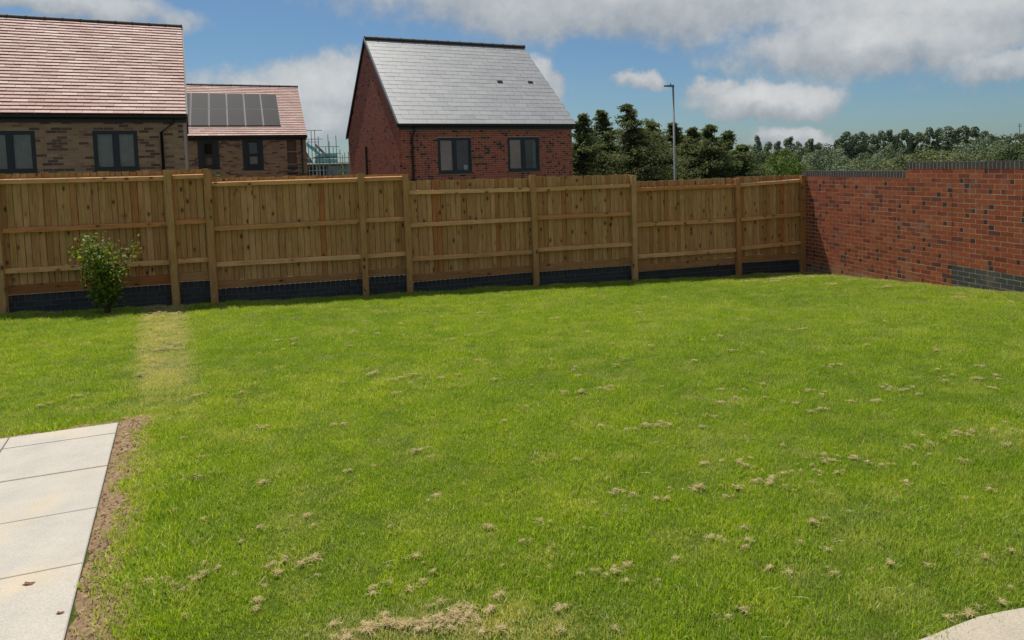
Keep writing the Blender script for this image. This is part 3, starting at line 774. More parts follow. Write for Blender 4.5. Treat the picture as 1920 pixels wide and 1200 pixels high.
def roof(h, x0, x1, D, ez, rz, ov, tw, gauge, material, nsingle, two=False, under=M['tile_edge'], thick=.016, gap=.004, jitter=0.0, nib=.15):
    """both slopes as a slab; the visible slope carries tiles one by one"""
    yf = -ov; L, pt = slope_frame(yf, ez, D / 2, rz); L2, pt2 = slope_frame(D + ov, ez, D / 2, rz)
    b = MB()
    for fr, Ln in ((pt, L),):
        b.hexa([fr(x0, 0, -.07), fr(x1, 0, -.07), fr(x1, Ln, -.07), fr(x0, Ln, -.07), fr(x0, 0, 0), fr(x1, 0, 0), fr(x1, Ln, 0), fr(x0, Ln, 0)])
    yb0, yb1 = D + ov, D / 2
    def bq(x, t, dz): return (x, yb0 + (yb1 - yb0) * t, ez + (rz - ez) * t + dz)
    b.hexa([bq(x1, 0, -.09), bq(x0, 0, -.09), bq(x0, 1, -.09), bq(x1, 1, -.09), bq(x1, 0, 0.02), bq(x0, 0, 0.02), bq(x0, 1, .02), bq(x1, 1, .02)])
    r_ = b.build('roof', under, h)
    n_rows = int(L / gauge); gauge = (L - .06) / n_rows; tiles = []
    for k in range(n_rows):
        s = x0 - (tw / 2 if k % 2 else 0)
        while s < x1 - .01:
            a, c = max(s, x0), min(s + tw, x1); s += tw
            if c - a > .02: tiles.append((a, c, k))
    sing = set(sorted(range(len(tiles)), key=lambda i: tiles[i][2])[:nsingle]); rest = MB()
    tcache = {}
    def tile_geo(b, a, c, v, rn, fr):
        lift = thick + random.uniform(-jitter, jitter)
        parts = [(a, c)]
        if two: mid = (a + c) / 2; parts = [(a, mid - gap * .35), (mid + gap * .35, c)]
        for (p, q) in parts:
            p += gap * .5 if p == a else 0; q -= gap * .5 if q == c else 0
            bt, tp = v - .012, v + gauge + .02
            b.hexa([fr(p, bt, lift * nib), fr(q, bt, lift * nib), fr(q, tp, -.001), fr(p, tp, -.001), fr(p, bt, lift * 1.9), fr(q, bt, lift * 1.9), fr(q, tp, lift * .9), fr(p, tp, lift * .9)], 0, rn)
    lf = lambda x, v, n: (x, pt(0, v, n)[1] - yf, pt(0, v, n)[2] - ez)
    for i, (a, c, k) in enumerate(tiles):
        if i in sing:
            key = round(c - a, 2); key = (key, random.randrange(3))
            if key not in tcache:
                b = MB(); tile_geo(b, 0, c - a, 0, 0.0, lf); tcache[key] = b.mesh('tile', material)
            o = bpy.data.objects.new('tile', tcache[key]); link(o, r_); o.location = pt(a, k * gauge, 0)
        else: tile_geo(rest, a, c, k * gauge, random.random(), pt)
    if rest.f: tag(rest.build('tiles', material, r_), kind='stuff')
    # ridge tiles
    nr = max(1, round((x1 - x0) / .45)); wr = (x1 - x0) / nr
    b = MB(); arc = [(math.cos(t) * .13, math.sin(t) * .10) for t in np.linspace(-.25, math.pi + .25, 9)]
    poly = [Vector((0, y, z)) for y, z in arc]
    b.prism(poly, (.006, 0, 0), (wr - .006, 0, 0)); b.prism([Vector((0, y * 1.12, z * 1.12)) for y, z in arc], (wr - .03, 0, 0), (wr + .015, 0, 0)); rm = b.mesh('ridge_tile', M['ridge'])
    for i in range(nr):
        o = bpy.data.objects.new('ridge_tile', rm); link(o, r_); o.location = (x0 + i * wr, D / 2, rz - .015)
    return pt, L, r_
def side_box(h, name, pts, material):    # prism between gable outlines
    b = MB(); b.prism([Vector(p) for p in pts[0]], (0, 0, 0), pts[1]); return b.build(name, material, h)
ZB = -2.45
# --- red brick house with slate roof
W_, D_, EZ, RZ = 6.407, 8.756, 3.193, 6.662
rh = empty('red_brick_house', (-6.077, 23.6, 0), .495)
tag(rh, 'red brick house with a steep grey slate roof behind the fence', 'house')
X0r, X1r = 0.0, W_ - .06
holes = [(1.29, 2.47, 1.535, 2.73), (3.80, 5.02, 1.535, 2.73)]
def k_red():
    r = random.random()
    if r < .17: return [M['hred'], M['hdark']], random.choice((.45, .6, .7))
    if r < .25: return [M['hdark'], M['hred']], random.choice((.35, .5))
    if r < .30: return [M['hdark']], None
    return [M['hred']], None
front_wall(rh, X0r, X1r, ZB, EZ - .1, holes, EZ - .22, k_red, M['mortar_h'], 300, 0)
def gable_poly(D, ez, rz, x, zb): return [(x, .012, zb), (x, D, zb), (x, D, ez - .02), (x, D / 2, rz - .06), (x, .012, ez - .02)]
gw = MB(); gw.prism([Vector(p) for p in gable_poly(D_, EZ, RZ, .003, ZB)], (0, 0, 0), (.105, 0, 0)); g_w = gw.build('gable_wall', M['mortar_h'], rh)
def gclip(z):
    if z < EZ: return (.0, D_)
    t = (z - EZ) / (RZ - EZ - .05); return (D_ / 2 * t + .02, D_ - D_ / 2 * t - .02)
gb = MB(); mats_g = [M['hred'], M['hdark']]
for (a, c, zb) in lay_bricks(0, D_, .95, RZ - .15, [], gclip):
    r = random.random(); gb.box(random.uniform(-.0015, .0005), .08, a, c, zb, zb + .065, 1 if r < .05 else 0, random.random())
tag(gb.build('bricks', mats_g, g_w), kind='stuff')
b = MB(); b.prism([Vector(p) for p in gable_poly(D_, EZ, RZ, X1r - .12, ZB)], (0, 0, 0), (.12, 0, 0)); b.build('far_gable_wall', M['hred'], rh)
b = MB(); b.box(.1, X1r - .1, D_ - .12, D_ - .002, ZB, EZ - .03); b.build('back_wall', M['hred'], rh)
b = MB(); b.box(.1, X1r - .12, .14, D_ - .14, .55, .7); b.build('room_floor', M['dark_room'], rh)
pt, L, rr = roof(rh, -.05, W_ + .06, D_, EZ, RZ, .14, .50, .262, M['slate'], 290, under=M['black'], thick=.006, gap=.006, jitter=.0015)
for (x, y) in ((935, 155.5), (992.5, 156)):
    Pw = on_plane(x, y, rh.location + Vector((-math.sin(.495), math.cos(.495), 0)) * 2.2, .495); lx = (Pw - rh.location).dot(Vector((math.cos(.495), math.sin(.495), 0)))
    v = L * (Pw.z - EZ) / (RZ - EZ); b = MB(); b.hexa([pt(lx - .11, v, .012), pt(lx + .11, v, .012), pt(lx + .11, v + .14, .012), pt(lx - .11, v + .14, .012), pt(lx - .10, v, .055), pt(lx + .10, v, .055), pt(lx + .10, v + .13, .02), pt(lx - .10, v + .13, .02)])
    b.build('roof_vent', M['black'], rr)
for sgn, nm in ((0, 'verge_trim'), (1, 'verge_trim')):
    a0, a1 = ((-.14, EZ), (D_ / 2, RZ)) if sgn == 0 else ((D_ + .14, EZ), (D_ / 2, RZ))
    b = MB(); b.hexa([(-.075, a0[0], a0[1] - .12), (-.02, a0[0], a0[1] - .12), (-.02, a1[0], a1[1] - .10), (-.075, a1[0], a1[1] - .10), (-.075, a0[0], a0[1] + .02), (-.02, a0[0], a0[1] + .02), (-.02, a1[0], a1[1] + .02), (-.075, a1[0], a1[1] + .02)]); b.build(nm, M['black'], rr)
gutter_etc(rh, -.03, W_ + .03, EZ, [(.52, -.1, EZ - .08), (.52, -.1, EZ - .2), (.43, -.05, EZ - .42), (.43, -.05, ZB)])
b = MB(); b.tube([(-.06, 4.9, 2.62), (-.06, 4.9, .8)], .045, 8); b.build('soil_pipe', M['black'], rh)
w1 = window(rh, *holes[0], 'casement'); inside(w1, 1.34, 1.84, 1.6, 2.7, M['blind'], .085, 'blind'); inside(w1, 1.90, 1.97, 1.6, 2.7, M['curtain']); inside(w1, 1.9, 2.5, 1.5, 2.8, plain('dim_room', (.10, .12, .10), .9), 1.2, 'dim_room_sheet')  # dark sheet added behind the right pane, its colour stands for room shade
b = MB(); b.box(2.22, 2.36, .13, .14, 1.62, 1.80); b.build('card', M['paper'], w1)
w2 = window(rh, *holes[1], 'casement'); inside(w2, 3.86, 4.38, 1.6, 2.7, M['blind'], .085, 'blind'); inside(w2, 4.90, 5.0, 1.6, 2.7, M['curtain'], .3)

# --- brown brick house on the left, clay tiles
A1 = .496; H1 = empty('brown_brick_house', (-10.954, 19.9, 0), A1); E1, R1, D1_ = 3.349, 6.49, 8.4
tag(H1, 'brown brick house with a red tiled roof at the far left', 'house')
def k_br():
    r = random.random()
    if r < .22: return [M['hbrown_dark']], None
    return [M['hbrown']], None
xl1 = -6.6
def hx(x, y):
    P = on_plane(x, y, H1.location, A1); return (P - H1.location).dot(Vector((math.cos(A1), math.sin(A1), 0))), P.z
wa, wb = hx(170, 244), hx(264, 318); wc = hx(63, 246); wd = hx(68.5, 321)
zt_, zb_ = (wa[1] + wc[1]) / 2, wb[1]; ww = (wb[0] - wa[0]) * .98
holes1 = [(wa[0] + .03, wb[0] - .03, zb_, zt_), (wc[0] - ww, wc[0] + .02, zb_, zt_)]
front_wall(H1, xl1, -.005, ZB, E1 - .1, holes1, E1 - .18, k_br, M['mortar_br'], 300, 0)
b = MB(); b.prism([Vector(p) for p in gable_poly(D1_, E1, R1, -.13, ZB)], (0, 0, 0), (.125, 0, 0)); b.build('gable_wall', M['hbrown'], H1)
b = MB(); b.box(-.055, .010, -.004, .011, ZB, E1 - .15); b.build('corner_bead', M['verge'], H1)
b = MB(); b.box(xl1 + .01, -.14, D1_ - .12, D1_ - .01, ZB, E1 - .04); b.build('back_wall', M['hbrown'], H1)
b = MB(); b.prism([Vector(p) for p in gable_poly(D1_, E1, R1, xl1 - .02, ZB)], (0, 0, 0), (.10, 0, 0)); b.build('far_gable_wall', M['hbrown'], H1)
b = MB(); b.box(xl1 + .1, -.14, .14, D1_ - .14, .75, .9); b.build('room_floor', M['dark_room'], H1)
pt1, L1, rr1 = roof(H1, xl1 - .05, .035, D1_, E1, R1, .14, .335, .174, M['tile'], 300, two=False, thick=.030, gap=.005, jitter=.002, nib=1.25)
b = MB(); b.hexa([(.036, -.14, E1 - .10), (.075, -.14, E1 - .10), (.075, D1_ / 2, R1 - .10), (.036, D1_ / 2, R1 - .10), (.036, -.14, E1 + .03), (.075, -.14, E1 + .03), (.075, D1_ / 2, R1 + .02), (.036, D1_ / 2, R1 + .02)]); b.build('verge_trim', M['solar_frame'], rr1)
d1 = hx(326, 224)[0]; d2 = hx(306, 300)[0]
gutter_etc(H1, xl1, .06, E1, [(d1, -.1, E1 - .1), (d1, -.1, E1 - .2), (d2, -.05, E1 - .46), (d2, -.05, ZB)])
for i, hh in enumerate(holes1):
    w = window(H1, *hh, 'casement')
    inside(w, hh[0] + .05, hh[1] - .05, hh[2], hh[3], plain('reflection_curtain', (.34, .30, .25), .9, .2, 0, 5, .2), .12, 'curtain')  # curtain added in place of reflected houses, their tone put into its colour

# --- second brown house with solar panels, farther off
A2 = .451; H2 = empty('solar_roof_house', (-13.488, 35, 0), A2); E2, R2, D2_ = 3.466, 6.228, 8.1
tag(H2, 'farther brown brick house with black solar panels on its red roof', 'house')
e2 = Vector((math.cos(A2), math.sin(A2), 0)); n2v = Vector((-math.sin(A2), math.cos(A2), 0))
def h2(x, y, d=0):
    P = on_plane(x, y, H2.location + n2v * d, A2); return (P - H2.location).dot(e2), P.z
def z2(a, b_): return (320 + a / 5.05, 130 + b_ / 5.05)
def rect2(a, b_, c_, d_):
    p, q = h2(*z2(a, b_)), h2(*z2(c_, d_)); return (min(p[0], q[0]), max(p[0], q[0]), min(p[1], q[1]), max(p[1], q[1]))
s1, s2 = rect2(250, 672, 468, 948), rect2(675, 668, 885, 955); i1, i2 = rect2(292, 680, 424, 922), rect2(718, 677, 848, 915); rec = rect2(1097, 668, 1197, 912)
holes2 = [s1, s2, rec]
xl2 = -8.5
front_wall(H2, xl2, -.005, ZB, E2 - .1, holes2, E2 - .16, k_br, M['mortar_br'], 0, 0)
b = MB(); b.prism([Vector(p) for p in gable_poly(D2_, E2, R2, -.13, ZB)], (0, 0, 0), (.125, 0, 0)); b.build('gable_wall', M['hbrown'], H2)
b = MB(); b.prism([Vector(p) for p in gable_poly(D2_, E2, R2, xl2 - .02, ZB)], (0, 0, 0), (.10, 0, 0)); b.build('far_gable_wall', M['hbrown'], H2)
b = MB(); b.box(xl2 + .1, -.14, D2_ - .12, D2_ - .01, ZB, E2 - .04); b.build('back_wall', M['hbrown'], H2)
b = MB(); b.box(xl2 + .1, -.14, .3, D2_ - .14, .9, 1.1); b.build('room_floor', M['dark_room'], H2)
pt2_, L2_, rr2 = roof(H2, xl2, .05, D2_, E2, R2, .14, .335, .172, M['tile'], 0, two=False, thick=.030, gap=.005, nib=1.25)
gutter_etc(H2, xl2, .06, E2, [(h2(*z2(1240, 700))[0], -.07, E2 - .1), (h2(*z2(1240, 700))[0], -.05, ZB)])
for so, si in ((s1, i1), (s2, i2)):
    b = MB()
    for (a, c_, p, q) in rects_minus(*so, [si]): b.box(a, c_, -.012, .06, p, q)
    sp_o = b.build('window_surround', M['frame'], H2)
    w = window(H2, *si, 'sash', .06); inside(w, si[0] + .05, si[1] - .05, si[2], si[2] + (si[3] - si[2]) * .45, M['blind'], .2, 'blind')
b = MB(); b.box(rec[0], rec[1], .06, .08, rec[2], rec[3]); b.build('brick_recess', M['hbrown_dark'], H2)
for (a, b_, c_, d_) in ((1108, 920, 1205, 946), (1108, 976, 1205, 996)):
    q = rect2(a, b_, c_, d_); b = MB(); b.box(q[0], q[1], -.03, .02, q[2], q[3]); b.build('sill_panel', M['frame'], H2)
for zf in (.54, .06):
    b = MB(); zz_ = rec[2] + (rec[3] - rec[2]) * zf; b.tube([(rec[0], -.01, zz_), (rec[1], -.01, zz_)], .014, 6); b.build('balcony_bar', M['steel'], H2)
# solar panels: two rows of six and a bit
def roof_v(x, y):      # pixel on the front slope -> (lx, v)
    o = H2.location + e2 * 0; ca = math.cos(A2); sa = math.sin(A2)
    L_, fr = slope_frame(-.14, E2, D2_ / 2, R2)
    nrm = n2v * (-(R2 - E2) / L_) + Vector((0, 0, 1)) * ((D2_ / 2 + .14) / L_)
    P0 = H2.location + n2v * -.14 + Vector((0, 0, E2)); d = ray(x, y); t = (P0 - EYE).dot(nrm) / d.dot(nrm); P = EYE + d * t
    return (P - H2.location).dot(e2), (P.z - E2) / (R2 - E2) * L_
rt = roof_v(*z2(1005, 252)); rb = roof_v(*z2(1042, 545)); v_hi, v_lo = rt[1], rb[1]; xr = (rt[0] + rb[0]) / 2
lx0 = roof_v(*z2(360, 300))[0]; lx5 = roof_v(*z2(850, 300))[0]; pwid = (lx5 - lx0) / 3
for r_ in range(2):
    va, vb = (v_lo + r_ * (v_hi - v_lo) / 2 + .012, v_lo + (r_ + 1) * (v_hi - v_lo) / 2 - .012)
    for c_ in range(7):
        xb_ = xr - c_ * pwid - .012; xa_ = xb_ - pwid + .024
        b = MB(); b.hexa([pt2_(xa_, va, .06), pt2_(xb_, va, .06), pt2_(xb_, vb, .06), pt2_(xa_, vb, .06), pt2_(xa_, va, .10), pt2_(xb_, va, .10), pt2_(xb_, vb, .10), pt2_(xa_, vb, .10)])
        s_ = b.build('solar_panel', M['solar_frame'], rr2)
        # glass face, set just inside the frame
        b = MB(); b.hexa([pt2_(xa_ + .02, va + .02, .095), pt2_(xb_ - .02, va + .02, .095), pt2_(xb_ - .02, vb - .02, .095), pt2_(xa_ + .02, vb - .02, .095), pt2_(xa_ + .02, va + .02, .103), pt2_(xb_ - .02, va + .02, .103), pt2_(xb_ - .02, vb - .02, .103), pt2_(xa_ + .02, vb - .02, .103)])
        b.build('solar_glass', M['solar'], rr2)
b = MB(); b.hexa([pt2_(xr - 7 * pwid, v_lo - .06, .03), pt2_(xr, v_lo - .06, .03), pt2_(xr, v_lo - .02, .03), pt2_(xr - 7 * pwid, v_lo - .02, .03), pt2_(xr - 7 * pwid, v_lo - .06, .06), pt2_(xr, v_lo - .06, .06), pt2_(xr, v_lo - .02, .06), pt2_(xr - 7 * pwid, v_lo - .02, .06)]); b.build('mounting_rail', M['solar_frame'], rr2)

# --- house under construction and its scaffold
def sp2(x, y, Y): return at_depth(540 + x / 10.0, 220 + y / 10.0, Y)
uh = empty('unfinished_house', at_depth(610, 330, 62) + Vector((0, 0, -.0)), .45); uh.location.z = -6.0
tag(uh, 'half built grey house seen between the brown and red houses', 'house')
ul = lambda P: uh.matrix_basis.inverted() @ P
def ubox(name, pa, pb, depth, material):
    a, c_ = ul(pa), ul(pb); b = MB(); b.box(min(a.x, c_.x), max(a.x, c_.x), min(a.y, c_.y), min(a.y, c_.y) + depth, min(a.z, c_.z), max(a.z, c_.z)); return b.build(name, material, uh)
bpy.context.view_layer.update()
def uP(x, y, d=0):
    n = Vector((-math.sin(.45), math.cos(.45), 0)); P = on_plane(540 + x / 10, 220 + y / 10, uh.location + n * d, .45); return P
a, c_ = ul(uP(345, 880)), ul(uP(1160, 1400)); zb = 0
wl_ = MB(); wl_.box(a.x, c_.x + 2, 0, .3, zb, a.z); wl_.box(a.x, a.x + .3, .3, 7, zb, a.z); ww_ = wl_.build('wall', M['concrete'], uh)
g1 = MB(); p1, p2, p3 = ul(uP(345, 560)), ul(uP(345, 850)), ul(uP(500, 850)); p4 = ul(uP(420, 575))
g1.prism([Vector((p1.x - 3, 1.2, p1.z)), Vector((p4.x - .4, 1.2, p1.z)), Vector((p3.x, 1.2, p3.z)), Vector((p2.x - 3, 1.2, p2.z))], (0, 0, 0), (0, .3, 0)); g1.build('gable_wall', M['concrete'], uh)
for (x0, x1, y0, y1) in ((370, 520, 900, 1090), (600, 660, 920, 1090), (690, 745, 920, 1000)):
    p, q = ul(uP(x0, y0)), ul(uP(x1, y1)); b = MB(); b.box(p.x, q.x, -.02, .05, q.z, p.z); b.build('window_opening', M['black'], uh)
scf = empty('scaffold', uh.location + Vector((-math.sin(.45), math.cos(.45), 0)) * -1.5, .45); tag(scf, 'steel scaffold with teal netting around the half built house', 'scaffold')
n_s = Vector((-math.sin(.45), math.cos(.45), 0)); bpy.context.view_layer.update()
def sP(x, y, d=0): return scf.matrix_basis.inverted() @ on_plane(540 + x / 10, 220 + y / 10, scf.location + n_s * d, .45)
poles = [(430, 240, 1250, 0), (495, 235, 1250, 0), (565, 360, 1250, 0), (585, 560, 1250, 1.2), (640, 600, 1250, 1.2), (665, 840, 1250, 0), (705, 555, 1250, 1.2), (745, 320, 760, 0), (770, 450, 1250, 0), (845, 545, 1250, 1.2), (895, 340, 1250, 0), (970, 600, 1250, 1.2), (1130, 640, 1250, 0), (530, 520, 1250, 1.2), (1060, 660, 1250, 1.2), (375, 430, 1250, 1.2), (1020, 700, 1250, 0)]
for (x, yt, yb, d) in poles:
    p, q = sP(x, yt, d), sP(x, yt + 60, d); b = MB(); b.tube([(p.x, p.y, p.z), (p.x, p.y, .0)], .034, 6); b.build('standard', M['steel'], scf)
for (x0, x1, y, d) in ((340, 640, 245, 0), (345, 650, 410, 0), (380, 570, 462, 1.2), (510, 960, 552, 0), (500, 1000, 682, 0), (345, 1160, 770, 0), (345, 1160, 860, 0), (380, 1160, 1000, 0), (345, 1160, 930, 1.2)):
    p, q = sP(x0, y, d), sP(x1, y, d); b = MB(); b.tube([(p.x, p.y, p.z), (q.x, q.y, p.z)], .032, 6); b.build('ledger', M['steel'], scf)
for (x0, x1, y) in ((345, 1160, 880), (500, 930, 740)):
    p, q = sP(x0, y), sP(x1, y); b = MB(); b.box(p.x, q.x, -.1, 1.3, p.z - .07, p.z); b.build('deck', M['scaffold_board'], scf)
for (pts) in ([(345, 460), (420, 520), (500, 560), (600, 690), (600, 720), (345, 540)], [(580, 680), (925, 680), (930, 735), (520, 740)], [(510, 770), (930, 780), (935, 850), (500, 850)], [(745, 920), (1160, 910), (1160, 1080), (745, 1080)]):
    b = MB(); vs = [sP(x, y, -.12) for x, y in pts]; f_ = [(v.x, v.y, v.z) for v in vs]
    b.prism([Vector(v) for v in f_], (0, 0, 0), (0, .02, 0)); b.build('netting', M['net_grey' if pts[0] == (745, 920) else 'net'], scf)
p, q = sP(350, 480, .3), sP(600, 720, .3); b = MB(); b.hexa([(p.x, .2, p.z - .25), (q.x, .2, q.z - .25), (q.x, .5, q.z - .25), (p.x, .5, p.z - .25), (p.x, .2, p.z), (q.x, .2, q.z), (q.x, .5, q.z), (p.x, .5, p.z)]); b.build('roof_truss', M['scaffold_board'], uh).location = (scf.location - uh.location)

# ------------------------------------------------------------------ street lamp
tp = at_depth(1262, 161, 35.5); bt = far_ground(tp.x, tp.y)
lamp = empty('street_lamp', (tp.x, tp.y, float(bt))); tag(lamp, 'tall thin grey street lamp standing before the dark trees', 'street lamp')
hL = tp.z - float(bt); b = MB(); b.tube([(0, 0, 0), (0, 0, 1.4), (0, 0, 1.45), (0, 0, hL)], [.095, .095, .062, .045], 10); b.build('pole', M['lamp'], lamp, smooth=True)
b = MB(); b.hexa([(-.46, -.09, hL - .02), (.05, -.06, hL - .06), (.05, .06, hL - .06), (-.46, .09, hL - .02), (-.44, -.08, hL + .035), (.05, -.05, hL + .05), (.05, .05, hL + .05), (-.44, .08, hL + .035)]); b.build('lamp_head', M['lamp'], lamp)
b = MB(); b.tube([(-.12, 0, hL + .045), (-.12, 0, hL + .12)], .03, 8); b.build('photocell', M['lamp'], lamp)

# ------------------------------------------------------------------ trees
def leaf_cloud(b, centres, normals, size, jitter=1.0, aspect=1.5):
    for c, n in zip(centres, normals):
        n = (Vector(n) + Vector((random.gauss(0, .6), random.gauss(0, .6), random.gauss(0, .6))) * jitter).normalized()
        t = n.orthogonal().normalized(); t = Matrix.Rotation(random.uniform(0, 6.3), 3, n) @ t; s = n.cross(t)
        L = size * random.uniform(.6, 1.3); w = L / aspect; c = Vector(c); rn = random.random()
        b.face([c - t * L * .5, c + s * w * .5 + n * L * .08, c + t * L * .5, c - s * w * .5 - n * L * .08], 0, rn)
def crown_lobes(h, w, n_lobes, n_leaf, size, base=.15, column=False, ragged=.2, jit=.38):
    """rounded or columnar broadleaf crown made of lobes of leaf faces"""
    b = MB(); lobes = []
    for i in range(n_lobes):
        t = (i + .5) / n_lobes; z = h * (base + (1 - base) * t * .93)
        prof = math.sin(min(1, (t * .95 + .08)) * math.pi) ** .6 if not column else (1 - t) ** .45 * min(1, t * 5 + .35)
        a = i * 2.4 + random.uniform(-.5, .5); r = w * .5 * prof
        off = r * random.uniform(.35, .75); rad = max(w * .10, r * random.uniform(.42, .68)) * (1 + random.uniform(-ragged, ragged))
        lobes.append((Vector((math.cos(a) * off, math.sin(a) * off, z)), rad))
    tot = sum(l[1] ** 2 for l in lobes)
    for c, rad in lobes:
        k = int(n_leaf * rad ** 2 / tot) + 8
        C_, N_ = [], []
        for _ in range(k):
            d = Vector((random.gauss(0, 1), random.gauss(0, 1), random.gauss(.15, 1))).normalized()
            rr_ = rad * random.uniform(.7, 1.08); d2 = Vector((d.x, d.y, d.z * (1.15 if not column else 1.5)))
            C_.append(c + d2 * rr_); N_.append(d)
        leaf_cloud(b, C_, N_, size, jit)
    return b
def trunk_mb(h, r, limbs=5, lean=0.0, top=.8):
    b = MB(); p = [Vector((0, 0, 0))]; n = 6
    for i in range(1, n + 1): p.append(Vector((lean * h * (i / n) ** 1.5 + random.uniform(-.01, .01) * h, random.uniform(-.01, .01) * h, h * top * i / n)))
    b.tube(p, [r * (1 - .85 * i / n) for i in range(n + 1)], 7)
    for k in range(limbs):
        i = random.randint(2, n - 1); a = random.uniform(0, 6.3); q = p[i]; L = h * random.uniform(.15, .3)
        e1 = q + Vector((math.cos(a) * L * .5, math.sin(a) * L * .5, L * .35)); e2_ = q + Vector((math.cos(a) * L, math.sin(a) * L, L * .75))
        b.tube([q, e1, e2_], [r * .35, r * .22, r * .08], 5)
    return b
def conifer(h, w, n_br, per, size, lean=0.0, sparse=0.0, base=.12):
    """old windswept conifer: ragged tiers of drooping branches carrying foliage sprays"""
    fol, tr = MB(), MB(); n = 10; p = []
    for i in range(n + 1):
        t = i / n; p.append(Vector((lean * h * t ** 2.2 + random.uniform(-.008, .008) * h, random.uniform(-.008, .008) * h, h * t)))
    tr.tube(p, [h * .022 * (1 - .9 * i / n) + .01 for i in range(n + 1)], 7)
    def spine(t): f_ = t * n; i = min(n - 1, int(f_)); return p[i].lerp(p[i + 1], f_ - i)
    for k in range(n_br):
        t = base + (1 - base) * (k + random.random()) / n_br; q = spine(min(t, .995)); a = random.uniform(0, 6.283)
        wid = w * .5 * ((1 - t) ** .6 * .95 + .07) * random.choice((.3, .5, .7, .85, 1.0, 1.15))
        if random.random() < sparse and t > .55: wid *= .5
        if t > .82: wid *= .62
        if t < .55: wid *= 1.3
        rise = random.uniform(-.05, .30) if t > .5 else random.uniform(-.25, .15)
        e = q + Vector((math.cos(a) * wid, math.sin(a) * wid, wid * rise)); mid = q.lerp(e, .55) + Vector((0, 0, wid * .10))
        tr.tube([q, mid, e], [h * .006 + .012, h * .004 + .008, .006], 5)
        C_, N_ = [], []
        for j in range(per):
            u = random.random() ** .45; c = q.lerp(mid, u * 2) if u < .5 else mid.lerp(e, u * 2 - 1)
            sd = .105 * wid + .085
            C_.append(c + Vector((random.gauss(0, sd), random.gauss(0, sd), random.gauss(-.04, sd * .42)))); N_.append(Vector((random.gauss(0, .5), random.gauss(0, .5), 1)))
        leaf_cloud(fol, C_, N_, size, .7, 3.0)
    return fol, tr
def place_tree(name, loc, label, cat, group, meshes, rz=0, scale=(1, 1, 1)):
    t = empty(name, loc, rz); t.scale = scale; tag(t, label, cat, group)
    for nm, me in meshes:
        link(bpy.data.objects.new(nm, me), t)
    return t
CON = [  # photo x and y of the top, width px, lean, depth, wording
    (1091, 214, 66, .02, 43, 'dark conifer touching the right edge of the red house roof'),
    (1128, 207, 64, -.03, 46, 'dark broad conifer second from the red house'),
    (1176, 196, 78, -.10, 44, 'tallest dark conifer with a thin bent leaning top'),
    (1222, 229, 70, .02, 48, 'dark bushy conifer just left of the street lamp'),
    (1262, 231, 62, .03, 50, 'dark conifer directly behind the street lamp'),
    (1300, 240, 66, -.02, 46, 'low dark conifer just right of the street lamp'),
    (1331, 234, 62, .03, 45, 'dark conifer with a sharp spire right of the street lamp'),
    (1364, 247, 66, .04, 47, 'dark spreading conifer near the right end of the conifer row'),
    (1110, 246, 80, .0, 53, 'low dark conifer filling the gap between the first two trees by the red house'),
    (1200, 248, 84, .03, 54, 'low dark conifer half hidden between the tallest tree and the lamp'),
    (1283, 254, 84, -.02, 54, 'low dark conifer half hidden just behind and right of the lamp'),
    (1392, 272, 70, .08, 48, 'last and lowest dark conifer of the row, next to the leafy trees')]
for (x, y, wpx, lean, Y, lab) in CON:
    P = at_depth(x, y, Y); gx = float(far_ground(P.x, P.y)); h = P.z - gx; w = wpx * Y / F_PX
    base = at_depth(x, 310, Y)
    fo, tr = conifer(h, w * 2.5, 160, 130, .19, lean, .5 if Y < 45 else .3, .1)
    place_tree('conifer_tree', (P.x - lean * h, Y, gx), lab, 'tree', 'dark conifers behind the fence', [('trunk', tr.mesh('trunk', M['bark'])), ('crown', fo.mesh('crown', M['conifer']))])
VAR = {}
def variant(kind):
    if kind not in VAR:
        VAR[kind] = []
        for v in range(3):
            if kind == 'poplar': cb = crown_lobes(1.0, .33, 18, 6000, .028, .10, True, .35); mt_ = M['poplar']
            elif kind == 'willow': cb = crown_lobes(1.0, 1.0, 15, 5500, .032, .05, False, .3); mt_ = M['willow']
            elif kind == 'round': cb = crown_lobes(1.0, .75, 15, 5500, .032, .08, False, .3); mt_ = M['poplar']
            elif kind == 'dark': cb = crown_lobes(1.0, .8, 15, 5500, .034, .08, False, .3); mt_ = M['darkgreen']
            else: cb = crown_lobes(1.0, .7, 15, 5500, .034, .08, False, .3); mt_ = M['green']
            VAR[kind].append((('trunk', trunk_mb(1.0, .018, 5).mesh('trunk', M['bark'])), ('crown', cb.mesh('crown', mt_))))
    return VAR[kind][random.randrange(3)]
def z5(a, b_): return 1400 + a / 3.333, 200 + b_ / 3.333
